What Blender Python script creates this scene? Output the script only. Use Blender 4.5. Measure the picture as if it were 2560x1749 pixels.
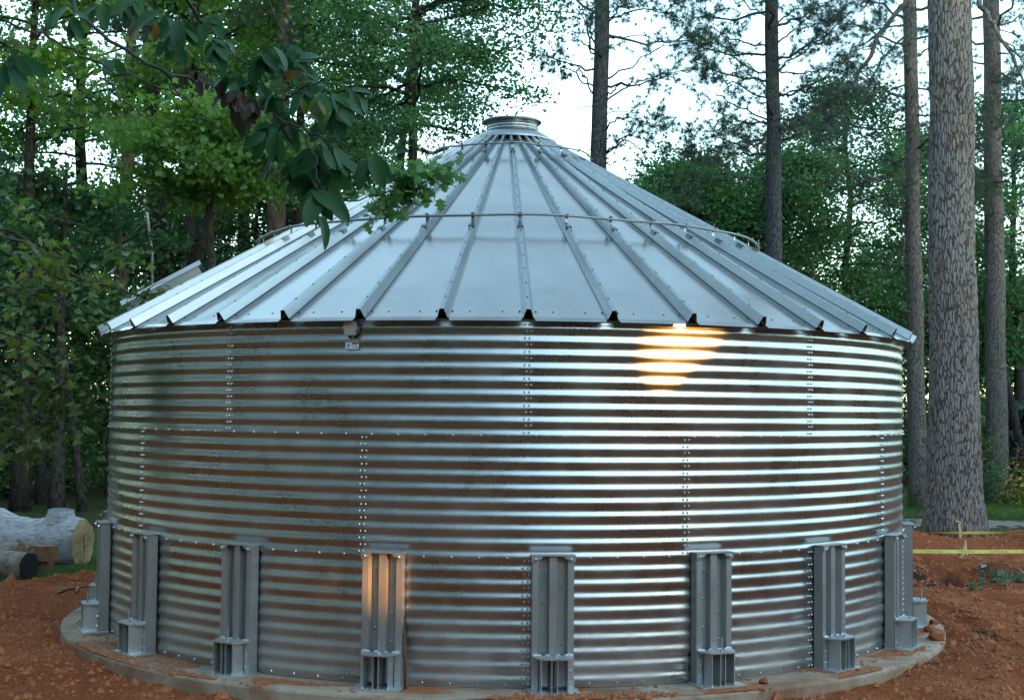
import bpy, math, random
import numpy as np
from mathutils import Vector, Matrix

S = bpy.context.scene
COL = S.collection
for o in list(bpy.data.objects):
    bpy.data.objects.remove(o)
R_ = math.radians
PI = math.pi

# ------------------------------------------------------------------ camera
FPX, W_, H_ = 3297.7, 2560.0, 1749.0
CAM = np.array([0.059, -15.92, 2.368])
PITCH, ROLL = 0.0453, 0.010
fw = np.array([0, math.cos(PITCH), math.sin(PITCH)])
rt0 = np.array([1.0, 0, 0])
up0 = np.cross(rt0, fw)
rt = math.cos(ROLL) * rt0 + math.sin(ROLL) * up0
up = -math.sin(ROLL) * rt0 + math.cos(ROLL) * up0
cd = bpy.data.cameras.new('camera')
cam = bpy.data.objects.new('camera', cd)
COL.objects.link(cam)
cd.sensor_width = 36.0
cd.lens = FPX / W_ * 36.0
cd.clip_start = 0.05
cd.clip_end = 3000
M = Matrix.Identity(4)
for i in range(3):
    M[i][0], M[i][1], M[i][2], M[i][3] = rt[i], up[i], -fw[i], CAM[i]
cam.matrix_world = M
S.camera = cam
S.render.resolution_x, S.render.resolution_y = 1024, 699

# ------------------------------------------------------------------ light
SUN_AZ, SUN_EL = R_(47.0), R_(6.0)      # azimuth from -Y (towards the camera) to +X
sdir = np.array([math.sin(SUN_AZ) * math.cos(SUN_EL), -math.cos(SUN_AZ) * math.cos(SUN_EL), math.sin(SUN_EL)])
wd = bpy.data.worlds.new('World')
S.world = wd
wd.use_nodes = True
wn = wd.node_tree
wn.nodes.clear()
sky = wn.nodes.new('ShaderNodeTexSky')
sky.sky_type = 'NISHITA'
sky.sun_disc = False
sky.sun_elevation = SUN_EL
sky.sun_rotation = math.atan2(sdir[0], sdir[1])
sky.altitude = 300
sky.air_density = 1.0
sky.dust_density = 0.8
sky.ozone_density = 1.5
bg = wn.nodes.new('ShaderNodeBackground')
bg.inputs['Strength'].default_value = 0.15
wo = wn.nodes.new('ShaderNodeOutputWorld')
hz = wn.nodes.new('ShaderNodeHueSaturation')     # thin high haze pales the sky
hz.inputs['Saturation'].default_value = 0.82
wn.links.new(sky.outputs[0], hz.inputs['Color'])
tn = wn.nodes.new('ShaderNodeMix')
tn.data_type = 'RGBA'
tn.blend_type = 'MULTIPLY'
tn.inputs[0].default_value = 1.0
tn.inputs[7].default_value = (0.88, 1.0, 0.965, 1)
wn.links.new(hz.outputs[0], tn.inputs[6])
wn.links.new(tn.outputs[2], bg.inputs['Color'])
wn.links.new(bg.outputs[0], wo.inputs['Surface'])
sl = bpy.data.lights.new('sun', 'SUN')
sl.energy = 2.0
sl.angle = R_(0.5)
sl.color = (1.0, 0.40, 0.08)
so = bpy.data.objects.new('sun', sl)
COL.objects.link(so)
so.location = (20, -20, 20)
so.rotation_euler = Vector((-sdir[0], -sdir[1], -sdir[2])).to_track_quat('-Z', 'Y').to_euler()
S.view_settings.view_transform = 'Standard'
S.view_settings.look = 'None'
S.view_settings.gamma = 1.0
S.view_settings.exposure = 3.2
S.view_settings.use_curve_mapping = False
cy = S.cycles
cy.max_bounces = 7
cy.diffuse_bounces = 3
cy.glossy_bounces = 4
cy.transmission_bounces = 4
cy.transparent_max_bounces = 4
cy.sample_clamp_indirect = 1.5
cy.use_denoising = True
cy.caustics_reflective = False

# ------------------------------------------------------------------ pixel -> world helpers (photo pixels 2560x1749)
def ray(px, py):
    d = fw + rt * ((px - W_ / 2) / FPX) + up * ((H_ / 2 - py) / FPX)
    return d / np.linalg.norm(d)

def at(px, py, Y):
    d = ray(px, py)
    return CAM + d * ((Y - CAM[1]) / d[1])

def onground(px, py, z=-0.1):
    d = ray(px, py)
    return CAM + d * ((z - CAM[2]) / d[2])

def oncyl(px, py, R):
    d = ray(px, py)
    a = d[0] ** 2 + d[1] ** 2
    b = 2 * (CAM[0] * d[0] + CAM[1] * d[1])
    c = CAM[0] ** 2 + CAM[1] ** 2 - R * R
    t = (-b - math.sqrt(b * b - 4 * a * c)) / (2 * a)
    return CAM + d * t

def dist_of(Y):
    return Y - CAM[1]

# ------------------------------------------------------------------ materials
def mat(name):
    m = bpy.data.materials.new(name)
    m.use_nodes = True
    nt = m.node_tree
    nt.nodes.clear()
    out = nt.nodes.new('ShaderNodeOutputMaterial')
    p = nt.nodes.new('ShaderNodeBsdfPrincipled')
    nt.links.new(p.outputs[0], out.inputs[0])
    return m, nt, p, out

def noise(nt, scale, detail=4, rough=0.55, vec=None, dist=0.0):
    n = nt.nodes.new('ShaderNodeTexNoise')
    n.inputs['Scale'].default_value = scale
    n.inputs['Detail'].default_value = detail
    n.inputs['Roughness'].default_value = rough
    n.inputs['Distortion'].default_value = dist
    if vec is not None:
        nt.links.new(vec, n.inputs['Vector'])
    return n

def ramp(nt, fac, stops):
    r = nt.nodes.new('ShaderNodeValToRGB')
    e = r.color_ramp.elements
    while len(e) < len(stops):
        e.new(0.5)
    for i, (p, c) in enumerate(stops):
        e[i].position = p
        e[i].color = (*c, 1) if len(c) == 3 else c
    nt.links.new(fac, r.inputs[0])
    return r

def mrange(nt, fac, a, b, c, d):
    r = nt.nodes.new('ShaderNodeMapRange')
    r.inputs[1].default_value, r.inputs[2].default_value = a, b
    r.inputs[3].default_value, r.inputs[4].default_value = c, d
    nt.links.new(fac, r.inputs[0])
    return r

def bump(nt, h, strength, dist, prev=None):
    b = nt.nodes.new('ShaderNodeBump')
    b.inputs['Strength'].default_value = strength
    b.inputs['Distance'].default_value = dist
    nt.links.new(h, b.inputs['Height'])
    if prev is not None:
        nt.links.new(prev, b.inputs['Normal'])
    return b.outputs[0]

def mixc(nt, fac, a, b):
    m = nt.nodes.new('ShaderNodeMix')
    m.data_type = 'RGBA'
    for s, v in ((0, fac), (6, a), (7, b)):
        if isinstance(v, (int, float)):
            m.inputs[s].default_value = v
        elif isinstance(v, tuple):
            m.inputs[s].default_value = (*v, 1)
        else:
            nt.links.new(v, m.inputs[s])
    return m.outputs[2]

def coords(nt, kind='Object', scale=None):
    t = nt.nodes.new('ShaderNodeTexCoord')
    o = t.outputs[kind]
    if scale is not None:
        mp = nt.nodes.new('ShaderNodeMapping')
        mp.inputs['Scale'].default_value = scale
        nt.links.new(o, mp.inputs[0])
        o = mp.outputs[0]
    return o

def galv(name, lo, hi, r0, r1, wob=0.0, wobscale=2.0, metal=1.0, tint=(0.97, 1.0, 1.0), spangle=30):
    m, nt, p, out = mat(name)
    co = coords(nt)
    n1 = noise(nt, spangle, 2, 0.6, co)
    n2 = noise(nt, 1.7, 5, 0.65, co, 0.4)
    mm = nt.nodes.new('ShaderNodeMath')
    mm.operation = 'MULTIPLY_ADD'
    mm.inputs[1].default_value = 0.22
    nt.links.new(n1.outputs[0], mm.inputs[0])
    m2 = nt.nodes.new('ShaderNodeMath')
    m2.operation = 'MULTIPLY'
    m2.inputs[1].default_value = 0.78
    nt.links.new(n2.outputs[0], m2.inputs[0])
    nt.links.new(m2.outputs[0], mm.inputs[2])
    c = ramp(nt, mm.outputs[0], [(0.3, tuple(lo * t for t in tint)), (0.7, tuple(hi * t for t in tint))])
    nt.links.new(c.outputs[0], p.inputs['Base Color'])
    rr = mrange(nt, mm.outputs[0], 0.3, 0.7, r0, r1)
    nt.links.new(rr.outputs[0], p.inputs['Roughness'])
    p.inputs['Metallic'].default_value = metal
    if wob:
        w = noise(nt, wobscale, 2, 0.5, co)
        nt.links.new(bump(nt, w.outputs[0], wob, 0.05), p.inputs['Normal'])
    return m

M_WALL = galv('galvanised_wall', 0.37, 0.54, 0.23, 0.38, 0.0, 1.6, 1.0, (0.97, 1.0, 1.02), 7)
M_ROOF = galv('galvanised_roof', 0.30, 0.44, 0.13, 0.26, 0.24, 0.9, 1.0, (1.05, 1.02, 0.94))
M_RIB = galv('galvanised_rib', 0.30, 0.39, 0.26, 0.38, 0.05, 3, 1.0, (0.94, 1.0, 0.99))
def dusty(m, z0, amount):
    nt = m.node_tree
    p = [n for n in nt.nodes if n.type == 'BSDF_PRINCIPLED'][0]
    csrc = p.inputs['Base Color'].links[0].from_socket
    rsrc = p.inputs['Roughness'].links[0].from_socket
    t = coords(nt)
    sx = nt.nodes.new('ShaderNodeSeparateXYZ')
    nt.links.new(t, sx.inputs[0])
    zf = mrange(nt, sx.outputs[2], 0.0, z0, 1.0, 0.0)
    n = noise(nt, 2.2, 6, 0.7, t, 0.5)
    nf = mrange(nt, n.outputs[0], 0.38, 0.66, 0.0, 1.0)
    big = noise(nt, 0.8, 5, 0.65, t, 0.8)
    bf = mrange(nt, big.outputs[0], 0.55, 0.75, 0.0, 0.16)
    mu = nt.nodes.new('ShaderNodeMath'); mu.operation = 'MULTIPLY'
    nt.links.new(zf.outputs[0], mu.inputs[0]); nt.links.new(nf.outputs[0], mu.inputs[1])
    m2 = nt.nodes.new('ShaderNodeMath'); m2.operation = 'MULTIPLY_ADD'
    m2.inputs[1].default_value = amount
    nt.links.new(mu.outputs[0], m2.inputs[0]); nt.links.new(bf.outputs[0], m2.inputs[2])
    nt.links.new(mixc(nt, m2.outputs[0], csrc, (0.34, 0.27, 0.21)), p.inputs['Base Color'])
    me_ = nt.nodes.new('ShaderNodeMath'); me_.operation = 'SUBTRACT'
    me_.inputs[0].default_value = 1.0
    nt.links.new(m2.outputs[0], me_.inputs[1])
    nt.links.new(me_.outputs[0], p.inputs['Metallic'])
    ra = nt.nodes.new('ShaderNodeMath'); ra.operation = 'MULTIPLY_ADD'
    ra.inputs[1].default_value = 0.35
    nt.links.new(m2.outputs[0], ra.inputs[0]); nt.links.new(rsrc, ra.inputs[2])
    nt.links.new(ra.outputs[0], p.inputs['Roughness'])
dusty(M_WALL, 0.75, 0.75)
M_STIFF = galv('weathered_zinc', 0.34, 0.48, 0.36, 0.48, 0, 1, 0.6)
M_SHOE = galv('hot_dip_zinc', 0.50, 0.70, 0.40, 0.55, 0.05, 8, 0.85, (0.93, 0.98, 1.0))
M_WELD = galv('zinc_weld', 0.65, 0.8, 0.35, 0.5, 0.3, 60, 0.8)
M_BOLT = galv('bolt_steel', 0.65, 0.85, 0.22, 0.3)
M_HOOP = galv('hoop_pipe', 0.22, 0.32, 0.35, 0.5)
M_DARKSCREW, _nt, _p, _ = mat('screw_rubber')
_p.inputs['Base Color'].default_value = (0.05, 0.06, 0.065, 1)
_p.inputs['Roughness'].default_value = 0.6

def plain(name, col, rough=0.7, var=0.25, scale=20, bumpd=0.0, metallic=0.0):
    m, nt, p, out = mat(name)
    n = noise(nt, scale, 5, 0.6, coords(nt))
    c = ramp(nt, n.outputs[0], [(0.3, tuple(x * (1 - var) for x in col)), (0.7, tuple(min(1, x * (1 + var)) for x in col))])
    nt.links.new(c.outputs[0], p.inputs['Base Color'])
    p.inputs['Roughness'].default_value = rough
    p.inputs['Metallic'].default_value = metallic
    if bumpd:
        nt.links.new(bump(nt, n.outputs[0], 0.6, bumpd), p.inputs['Normal'])
    return m

def bark(name, plate, fissure, sx=7.0, sz=1.6, depth=0.03, accent=None):
    m, nt, p, out = mat(name)
    co = coords(nt, 'Object', (sx, sx, sz))
    wv = noise(nt, 1.7, 5, 0.65, co)
    ad = nt.nodes.new('ShaderNodeVectorMath')
    ad.operation = 'MULTIPLY_ADD'
    ad.inputs[1].default_value = (1.1, 1.1, 1.1)
    nt.links.new(wv.outputs[1], ad.inputs[0])
    nt.links.new(co, ad.inputs[2])
    v = nt.nodes.new('ShaderNodeTexVoronoi')
    v.feature = 'DISTANCE_TO_EDGE'
    v.inputs['Scale'].default_value = 1.0
    nt.links.new(ad.outputs[0], v.inputs['Vector'])
    fn = noise(nt, 9, 6, 0.7, co)
    big = noise(nt, 0.35, 3, 0.5, co)
    un = noise(nt, 0.8, 4, 0.7, co)
    wd_ = nt.nodes.new('ShaderNodeMath')
    wd_.operation = 'MULTIPLY_ADD'
    wd_.inputs[1].default_value = 0.26
    nt.links.new(un.outputs[0], wd_.inputs[0])
    sb_ = nt.nodes.new('ShaderNodeMath')
    sb_.operation = 'ADD'
    sb_.inputs[1].default_value = -0.12
    nt.links.new(v.outputs[0], sb_.inputs[0])
    nt.links.new(sb_.outputs[0], wd_.inputs[2])
    f = ramp(nt, wd_.outputs[0], [(0.0, (0, 0, 0)), (0.03, (.3, .3, .3)), (0.12, (1, 1, 1))])
    pl = ramp(nt, fn.outputs[0], [(0.25, tuple(x * 0.62 for x in plate)), (0.75, tuple(x * 1.3 for x in plate))])
    src = pl.outputs[0]
    if accent:
        r2 = ramp(nt, big.outputs[0], [(0.5, (0, 0, 0)), (0.66, (1, 1, 1))])
        src = mixc(nt, r2.outputs[0], src, accent)
    nt.links.new(mixc(nt, f.outputs[0], fissure, src), p.inputs['Base Color'])
    p.inputs['Roughness'].default_value = 0.9
    p.inputs['Specular IOR Level'].default_value = 0.15
    b1 = bump(nt, fn.outputs[0], 0.5, depth * 0.5)
    nt.links.new(bump(nt, f.outputs[0], 1.0, depth, b1), p.inputs['Normal'])
    return m

M_BARK_BIG = bark('pine_bark_large', (0.25, 0.222, 0.208), (0.075, 0.062, 0.056), 19, 4.0, 0.03, (0.27, 0.205, 0.17))
M_BARK = bark('pine_bark', (0.17, 0.150, 0.140), (0.060, 0.050, 0.045), 26, 6, 0.02, (0.20, 0.17, 0.145))
M_BARK_BLUE = bark('pine_bark_grey', (0.085, 0.088, 0.095), (0.035, 0.036, 0.04), 26, 6, 0.02)
M_BARK_RED = bark('cedar_bark', (0.16, 0.112, 0.092), (0.055, 0.036, 0.030), 24, 2.4, 0.02)
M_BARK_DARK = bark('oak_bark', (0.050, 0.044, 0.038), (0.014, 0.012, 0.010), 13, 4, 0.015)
M_BARK_WHITE = plain('dead_white_wood', (0.45, 0.45, 0.43), 0.8, 0.5, 14, 0.01)
M_TWIG = plain('twig_bark', (0.045, 0.034, 0.030), 0.85, 0.3, 30)
M_MADRONE = plain('madrone_bark', (0.045, 0.030, 0.026), 0.8, 0.4, 18)

def leafmat(name, cols, trans=0.35, rough=0.45, spec=0.35):
    m, nt, p, out = mat(name)
    g = nt.nodes.new('ShaderNodeNewGeometry')
    st = [(i / max(1, len(cols) - 1), c) for i, c in enumerate(cols)]
    c = ramp(nt, g.outputs['Random Per Island'], st)
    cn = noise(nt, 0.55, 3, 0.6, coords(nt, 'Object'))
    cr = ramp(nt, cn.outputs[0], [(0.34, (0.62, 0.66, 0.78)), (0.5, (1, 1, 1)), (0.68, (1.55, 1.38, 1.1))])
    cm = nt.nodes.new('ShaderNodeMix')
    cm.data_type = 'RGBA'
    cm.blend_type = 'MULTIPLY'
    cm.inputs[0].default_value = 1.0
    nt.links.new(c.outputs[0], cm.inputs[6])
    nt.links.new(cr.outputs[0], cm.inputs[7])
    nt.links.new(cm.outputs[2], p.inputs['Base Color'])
    p.inputs['Roughness'].default_value = rough
    p.inputs['Specular IOR Level'].default_value = spec
    t = nt.nodes.new('ShaderNodeBsdfTranslucent')
    hs = nt.nodes.new('ShaderNodeHueSaturation')
    hs.inputs['Value'].default_value = 2.1
    hs.inputs['Saturation'].default_value = 1.15
    nt.links.new(cm.outputs[2], hs.inputs['Color'])
    nt.links.new(hs.outputs[0], t.inputs['Color'])
    mx = nt.nodes.new('ShaderNodeMixShader')
    mx.inputs[0].default_value = trans
    nt.links.new(p.outputs[0], mx.inputs[1])
    nt.links.new(t.outputs[0], mx.inputs[2])
    nt.links.new(mx.outputs[0], out.inputs[0])
    return m

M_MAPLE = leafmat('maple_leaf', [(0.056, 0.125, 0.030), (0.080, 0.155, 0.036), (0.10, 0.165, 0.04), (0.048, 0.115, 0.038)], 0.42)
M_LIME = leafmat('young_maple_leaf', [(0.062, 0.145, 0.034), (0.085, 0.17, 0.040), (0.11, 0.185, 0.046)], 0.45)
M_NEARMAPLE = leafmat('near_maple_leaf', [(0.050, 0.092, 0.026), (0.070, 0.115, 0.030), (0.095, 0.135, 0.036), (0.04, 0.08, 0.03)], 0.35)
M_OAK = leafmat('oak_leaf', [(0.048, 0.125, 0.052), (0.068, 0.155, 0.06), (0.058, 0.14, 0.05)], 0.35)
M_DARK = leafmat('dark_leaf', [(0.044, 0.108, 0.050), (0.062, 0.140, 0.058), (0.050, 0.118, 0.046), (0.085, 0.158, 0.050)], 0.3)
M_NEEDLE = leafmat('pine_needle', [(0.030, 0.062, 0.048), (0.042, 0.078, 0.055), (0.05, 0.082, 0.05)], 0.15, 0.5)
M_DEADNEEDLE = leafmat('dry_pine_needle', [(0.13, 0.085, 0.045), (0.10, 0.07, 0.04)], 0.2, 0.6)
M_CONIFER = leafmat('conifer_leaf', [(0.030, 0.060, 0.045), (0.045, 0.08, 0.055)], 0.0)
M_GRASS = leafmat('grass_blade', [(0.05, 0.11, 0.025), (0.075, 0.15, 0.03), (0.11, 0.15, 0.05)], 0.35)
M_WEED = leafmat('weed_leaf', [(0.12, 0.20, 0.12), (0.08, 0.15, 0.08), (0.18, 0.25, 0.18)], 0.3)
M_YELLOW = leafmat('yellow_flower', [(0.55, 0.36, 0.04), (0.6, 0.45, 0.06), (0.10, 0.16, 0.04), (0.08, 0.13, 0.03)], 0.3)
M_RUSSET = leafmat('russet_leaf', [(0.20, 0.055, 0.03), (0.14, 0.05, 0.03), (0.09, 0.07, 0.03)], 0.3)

def madrone_leaf(name, a, b, vein):
    m, nt, p, out = mat(name)
    co = coords(nt, 'Object')
    sx = nt.nodes.new('ShaderNodeSeparateXYZ')
    nt.links.new(co, sx.inputs[0])
    ab = nt.nodes.new('ShaderNodeMath')
    ab.operation = 'ABSOLUTE'
    nt.links.new(sx.outputs[0], ab.inputs[0])
    rr = ramp(nt, ab.outputs[0], [(0.0, (1, 1, 1)), (0.004, (0, 0, 0))])
    n = noise(nt, 14, 4, 0.6, co)
    oi = nt.nodes.new('ShaderNodeObjectInfo')
    base = mixc(nt, oi.outputs['Random'], a, b)
    base2 = mixc(nt, n.outputs[0], base, tuple(x * 0.7 for x in a))
    nt.links.new(mixc(nt, rr.outputs[0], base2, vein), p.inputs['Base Color'])
    p.inputs['Roughness'].default_value = 0.45
    p.inputs['Specular IOR Level'].default_value = 0.25
    t = nt.nodes.new('ShaderNodeBsdfTranslucent')
    nt.links.new(base, t.inputs['Color'])
    mx = nt.nodes.new('ShaderNodeMixShader')
    mx.inputs[0].default_value = 0.3
    nt.links.new(p.outputs[0], mx.inputs[1])
    nt.links.new(t.outputs[0], mx.inputs[2])
    nt.links.new(mx.outputs[0], out.inputs[0])
    return m

M_ML = madrone_leaf('madrone_leaf', (0.030, 0.100, 0.040), (0.055, 0.15, 0.048), (0.12, 0.19, 0.08))
M_ML_LIGHT = madrone_leaf('madrone_leaf_young', (0.10, 0.15, 0.03), (0.14, 0.17, 0.04), (0.2, 0.22, 0.1))
M_ML_ORANGE = madrone_leaf('madrone_leaf_ageing', (0.24, 0.11, 0.025), (0.16, 0.11, 0.03), (0.3, 0.2, 0.08))
M_ML_BROWN = madrone_leaf('madrone_leaf_dead', (0.058, 0.040, 0.032), (0.12, 0.080, 0.062), (0.16, 0.1, 0.07))

def concrete():
    m, nt, p, out = mat('concrete')
    co = coords(nt, 'Object')
    n = noise(nt, 3.0, 6, 0.65, co)
    n2 = noise(nt, 60, 4, 0.6, co)
    n3 = noise(nt, 0.9, 5, 0.7, co, 0.6)
    c = ramp(nt, n.outputs[0], [(0.3, (0.34, 0.265, 0.185)), (0.7, (0.48, 0.40, 0.30))])
    st = ramp(nt, n3.outputs[0], [(0.44, (0, 0, 0)), (0.62, (.9, .9, .9))])
    c1 = mixc(nt, st.outputs[0], c.outputs[0], (0.24, 0.10, 0.048))
    sp = ramp(nt, n2.outputs[0], [(0.60, (1, 1, 1)), (0.72, (0.55, 0.45, 0.4))])
    mm = nt.nodes.new('ShaderNodeMix')
    mm.data_type = 'RGBA'
    mm.blend_type = 'MULTIPLY'
    mm.inputs[0].default_value = 1.0
    nt.links.new(c1, mm.inputs[6])
    nt.links.new(sp.outputs[0], mm.inputs[7])
    nt.links.new(mm.outputs[2], p.inputs['Base Color'])
    p.inputs['Roughness'].default_value = 0.85
    nt.links.new(bump(nt, n2.outputs[0], 0.4, 0.006), p.inputs['Normal'])
    return m
M_CONC = concrete()

def ground_mat():
    m, nt, p, out = mat('ground_soil')
    co = coords(nt, 'Object')
    at1 = nt.nodes.new('ShaderNodeAttribute')
    at1.attribute_name = 'dirt'
    at2 = nt.nodes.new('ShaderNodeAttribute')
    at2.attribute_name = 'dark'
    n = noise(nt, 0.9, 6, 0.65, co)
    n2 = noise(nt, 9, 6, 0.7, co)
    n3 = noise(nt, 45, 5, 0.7, co)
    d1 = ramp(nt, n.outputs[0], [(0.3, (0.23, 0.062, 0.023)), (0.55, (0.34, 0.102, 0.038)), (0.75, (0.45, 0.185, 0.088))])
    d2 = ramp(nt, n3.outputs[0], [(0.34, (0.30, 0.26, 0.25)), (0.5, (0.95, 0.95, 0.95)), (0.68, (1.45, 1.4, 1.35))])
    mm = nt.nodes.new('ShaderNodeMix')
    mm.data_type = 'RGBA'
    mm.blend_type = 'MULTIPLY'
    mm.inputs[0].default_value = 1.0
    nt.links.new(d1.outputs[0], mm.inputs[6])
    nt.links.new(d2.outputs[0], mm.inputs[7])
    dk = mixc(nt, at2.outputs['Fac'], mm.outputs[2], (0.035, 0.018, 0.013))
    fl = ramp(nt, n2.outputs[0], [(0.3, (0.035, 0.032, 0.018)), (0.5, (0.045, 0.06, 0.022)), (0.75, (0.12, 0.095, 0.05))])
    nt.links.new(mixc(nt, at1.outputs['Fac'], fl.outputs[0], dk), p.inputs['Base Color'])
    p.inputs['Roughness'].default_value = 0.95
    p.inputs['Specular IOR Level'].default_value = 0.1
    b = bump(nt, n2.outputs[0], 0.7, 0.06)
    nt.links.new(bump(nt, n3.outputs[0], 0.9, 0.02, b), p.inputs['Normal'])
    return m
M_GROUND = ground_mat()
M_CLOD = plain('red_clod', (0.35, 0.112, 0.042), 0.95, 0.45, 16, 0.02)
M_GRAVEL = plain('gravel', (0.20, 0.165, 0.125), 0.95, 0.4, 30, 0.03)
M_RUST = plain('rusty_steel', (0.13, 0.052, 0.024), 0.8, 0.5, 40, 0.002)
M_TAPE = plain('yellow_tape', (0.72, 0.68, 0.16), 0.5, 0.08, 4)
M_INK, _nt, _p, _ = mat('black_ink')
_p.inputs['Base Color'].default_value = (0.10, 0.11, 0.06, 1)
M_BLACK, _nt, _p, _ = mat('black_print')
_p.inputs['Base Color'].default_value = (0.02, 0.02, 0.02, 1)
M_REDPRINT, _nt, _p, _ = mat('red_print')
_p.inputs['Base Color'].default_value = (0.30, 0.05, 0.05, 1)
M_GREYPRINT, _nt, _p, _ = mat('grey_print')
_p.inputs['Base Color'].default_value = (0.35, 0.36, 0.4, 1)
M_STICK = plain('white_sticker', (0.62, 0.62, 0.64), 0.4, 0.1, 30)
M_GAUGE = plain('grey_gauge_cover', (0.42, 0.40, 0.39), 0.45, 0.12, 10, 0, 0.3)
M_SPLIT = plain('fresh_split_wood', (0.62, 0.40, 0.22), 0.8, 0.25, 30, 0.01)
M_REDWOOD = plain('red_split_wood', (0.25, 0.115, 0.06), 0.85, 0.4, 12, 0.02)
M_STICKWOOD = plain('dry_stick', (0.30, 0.20, 0.12), 0.85, 0.3, 25, 0.01)
M_BLUE = plain('blue_plastic', (0.10, 0.36, 0.50), 0.4, 0.2, 10)

def logmat():
    m, nt, p, out = mat('weathered_log')
    co = coords(nt, 'Object', (1.2, 9, 9))
    n = noise(nt, 3.0, 8, 0.75, co, 0.3)
    n2 = noise(nt, 1.0, 3, 0.6, coords(nt, 'Object'))
    c = ramp(nt, n.outputs[0], [(0.34, (0.08, 0.075, 0.08)), (0.46, (0.40, 0.38, 0.385)), (0.7, (0.64, 0.62, 0.62))])
    br = ramp(nt, n2.outputs[0], [(0.56, (0, 0, 0)), (0.74, (0.7, 0.7, 0.7))])
    nt.links.new(mixc(nt, br.outputs[0], c.outputs[0], (0.22, 0.15, 0.12)), p.inputs['Base Color'])
    p.inputs['Roughness'].default_value = 0.9
    nt.links.new(bump(nt, n.outputs[0], 0.9, 0.03), p.inputs['Normal'])
    return m
M_LOG = logmat()

def endgrain(name, inner, outer):
    m, nt, p, out = mat(name)
    co = coords(nt, 'Object')
    n = noise(nt, 3.5, 6, 0.7, co)
    n2 = noise(nt, 40, 4, 0.6, co)
    c = ramp(nt, n.outputs[0], [(0.36, outer), (0.58, inner)])
    c2 = mixc(nt, 0.25, c.outputs[0], n2.outputs[1])
    nt.links.new(c.outputs[0], p.inputs['Base Color'])
    p.inputs['Roughness'].default_value = 0.9
    nt.links.new(bump(nt, n2.outputs[0], 0.4, 0.01), p.inputs['Normal'])
    return m
M_END = endgrain('sawn_end', (0.50, 0.33, 0.15), (0.24, 0.16, 0.085))
M_CHAR = plain('charred_end', (0.014, 0.012, 0.011), 0.95, 0.6, 14, 0.03)
M_OLDLOG = plain('old_log_bark', (0.20, 0.16, 0.125), 0.95, 0.6, 9, 0.04)

# ------------------------------------------------------------------ mesh helpers
class MB:
    def __init__(s):
        s.v, s.f, s.m = [], [], []
    def add(s, v, f, m=0):
        b = len(s.v)
        s.v.extend([tuple(map(float, x)) for x in v])
        s.f.extend([tuple(i + b for i in q) for q in f])
        s.m.extend([m] * len(f))
    def box(s, c, d, m=0, rot=None):
        x, y, z = d[0] / 2, d[1] / 2, d[2] / 2
        v = [Vector((a * x, b * y, e * z)) for e in (-1, 1) for b in (-1, 1) for a in (-1, 1)]
        if rot is not None:
            v = [rot @ q for q in v]
        v = [q + Vector(c) for q in v]
        s.add(v, [(0, 2, 3, 1), (4, 5, 7, 6), (0, 1, 5, 4), (1, 3, 7, 5), (3, 2, 6, 7), (2, 0, 4, 6)], m)
    def tube(s, pts, rad, n=6, m=0, cap=True, wob=None):
        pts = [Vector(p) for p in pts]
        if isinstance(rad, (int, float)):
            rad = [rad] * len(pts)
        ref = None
        V, F = [], []
        for i, p in enumerate(pts):
            t = (pts[min(i + 1, len(pts) - 1)] - pts[max(i - 1, 0)])
            if t.length < 1e-9:
                t = Vector((0, 0, 1))
            t.normalize()
            if ref is None:
                ref = t.orthogonal().normalized()
            ref = (ref - t * ref.dot(t))
            if ref.length < 1e-6:
                ref = t.orthogonal()
            ref.normalize()
            bi = t.cross(ref)
            for k in range(n):
                a = 2 * PI * k / n
                r = rad[i] * (1 if wob is None else wob(i, k))
                V.append(p + ref * (math.cos(a) * r) + bi * (math.sin(a) * r))
        for i in range(len(pts) - 1):
            for k in range(n):
                k2 = (k + 1) % n
                F.append((i * n + k, i * n + k2, (i + 1) * n + k2, (i + 1) * n + k))
        if cap:
            F.append(tuple(range(n - 1, -1, -1)))
            F.append(tuple((len(pts) - 1) * n + k for k in range(n)))
        s.add(V, F, m)
    def lathe(s, prof, n=48, m=0, closed=False):
        V, F = [], []
        L = len(prof)
        for k in range(n):
            a = 2 * PI * k / n
            for r, z in prof:
                V.append((r * math.sin(a), -r * math.cos(a), z))
        for k in range(n):
            k2 = (k + 1) % n
            for i in range(L if closed else L - 1):
                j = (i + 1) % L
                F.append((k * L + i, k2 * L + i, k2 * L + j, k * L + j))
        s.add(V, F, m)
    def prism(s, poly, z0, z1, m=0):
        n = len(poly)
        V = [(x, y, z0) for x, y in poly] + [(x, y, z1) for x, y in poly]
        F = [tuple(range(n - 1, -1, -1)), tuple(range(n, 2 * n))]
        F += [(i, (i + 1) % n, n + (i + 1) % n, n + i) for i in range(n)]
        s.add(V, F, m)
    def mesh(s, name, mats, smooth=False):
        me = bpy.data.meshes.new(name)
        me.from_pydata(s.v, [], s.f)
        for mm in (mats if isinstance(mats, (list, tuple)) else [mats]):
            me.materials.append(mm)
        if isinstance(mats, (list, tuple)) and len(mats) > 1:
            me.polygons.foreach_set('material_index', s.m)
        if smooth:
            me.polygons.foreach_set('use_smooth', [True] * len(s.f))
        me.update()
        return me

def link(name, me, parent=None, loc=None, rot=None, label=None, kind=None, cat=None, group=None):
    o = bpy.data.objects.new(name, me)
    COL.objects.link(o)
    if parent is not None:
        o.parent = parent
    if loc is not None:
        o.location = [float(x) for x in loc]
    if rot is not None:
        o.rotation_euler = rot
    if label: o['label'] = label
    if kind: o['kind'] = kind
    if cat: o['category'] = cat
    if group: o['group'] = group
    return o

def thing(name, label, cat, loc=(0, 0, 0), rotz=0, group=None):
    return link(name, None, None, loc, (0, 0, rotz), label, None, cat, group)

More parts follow.
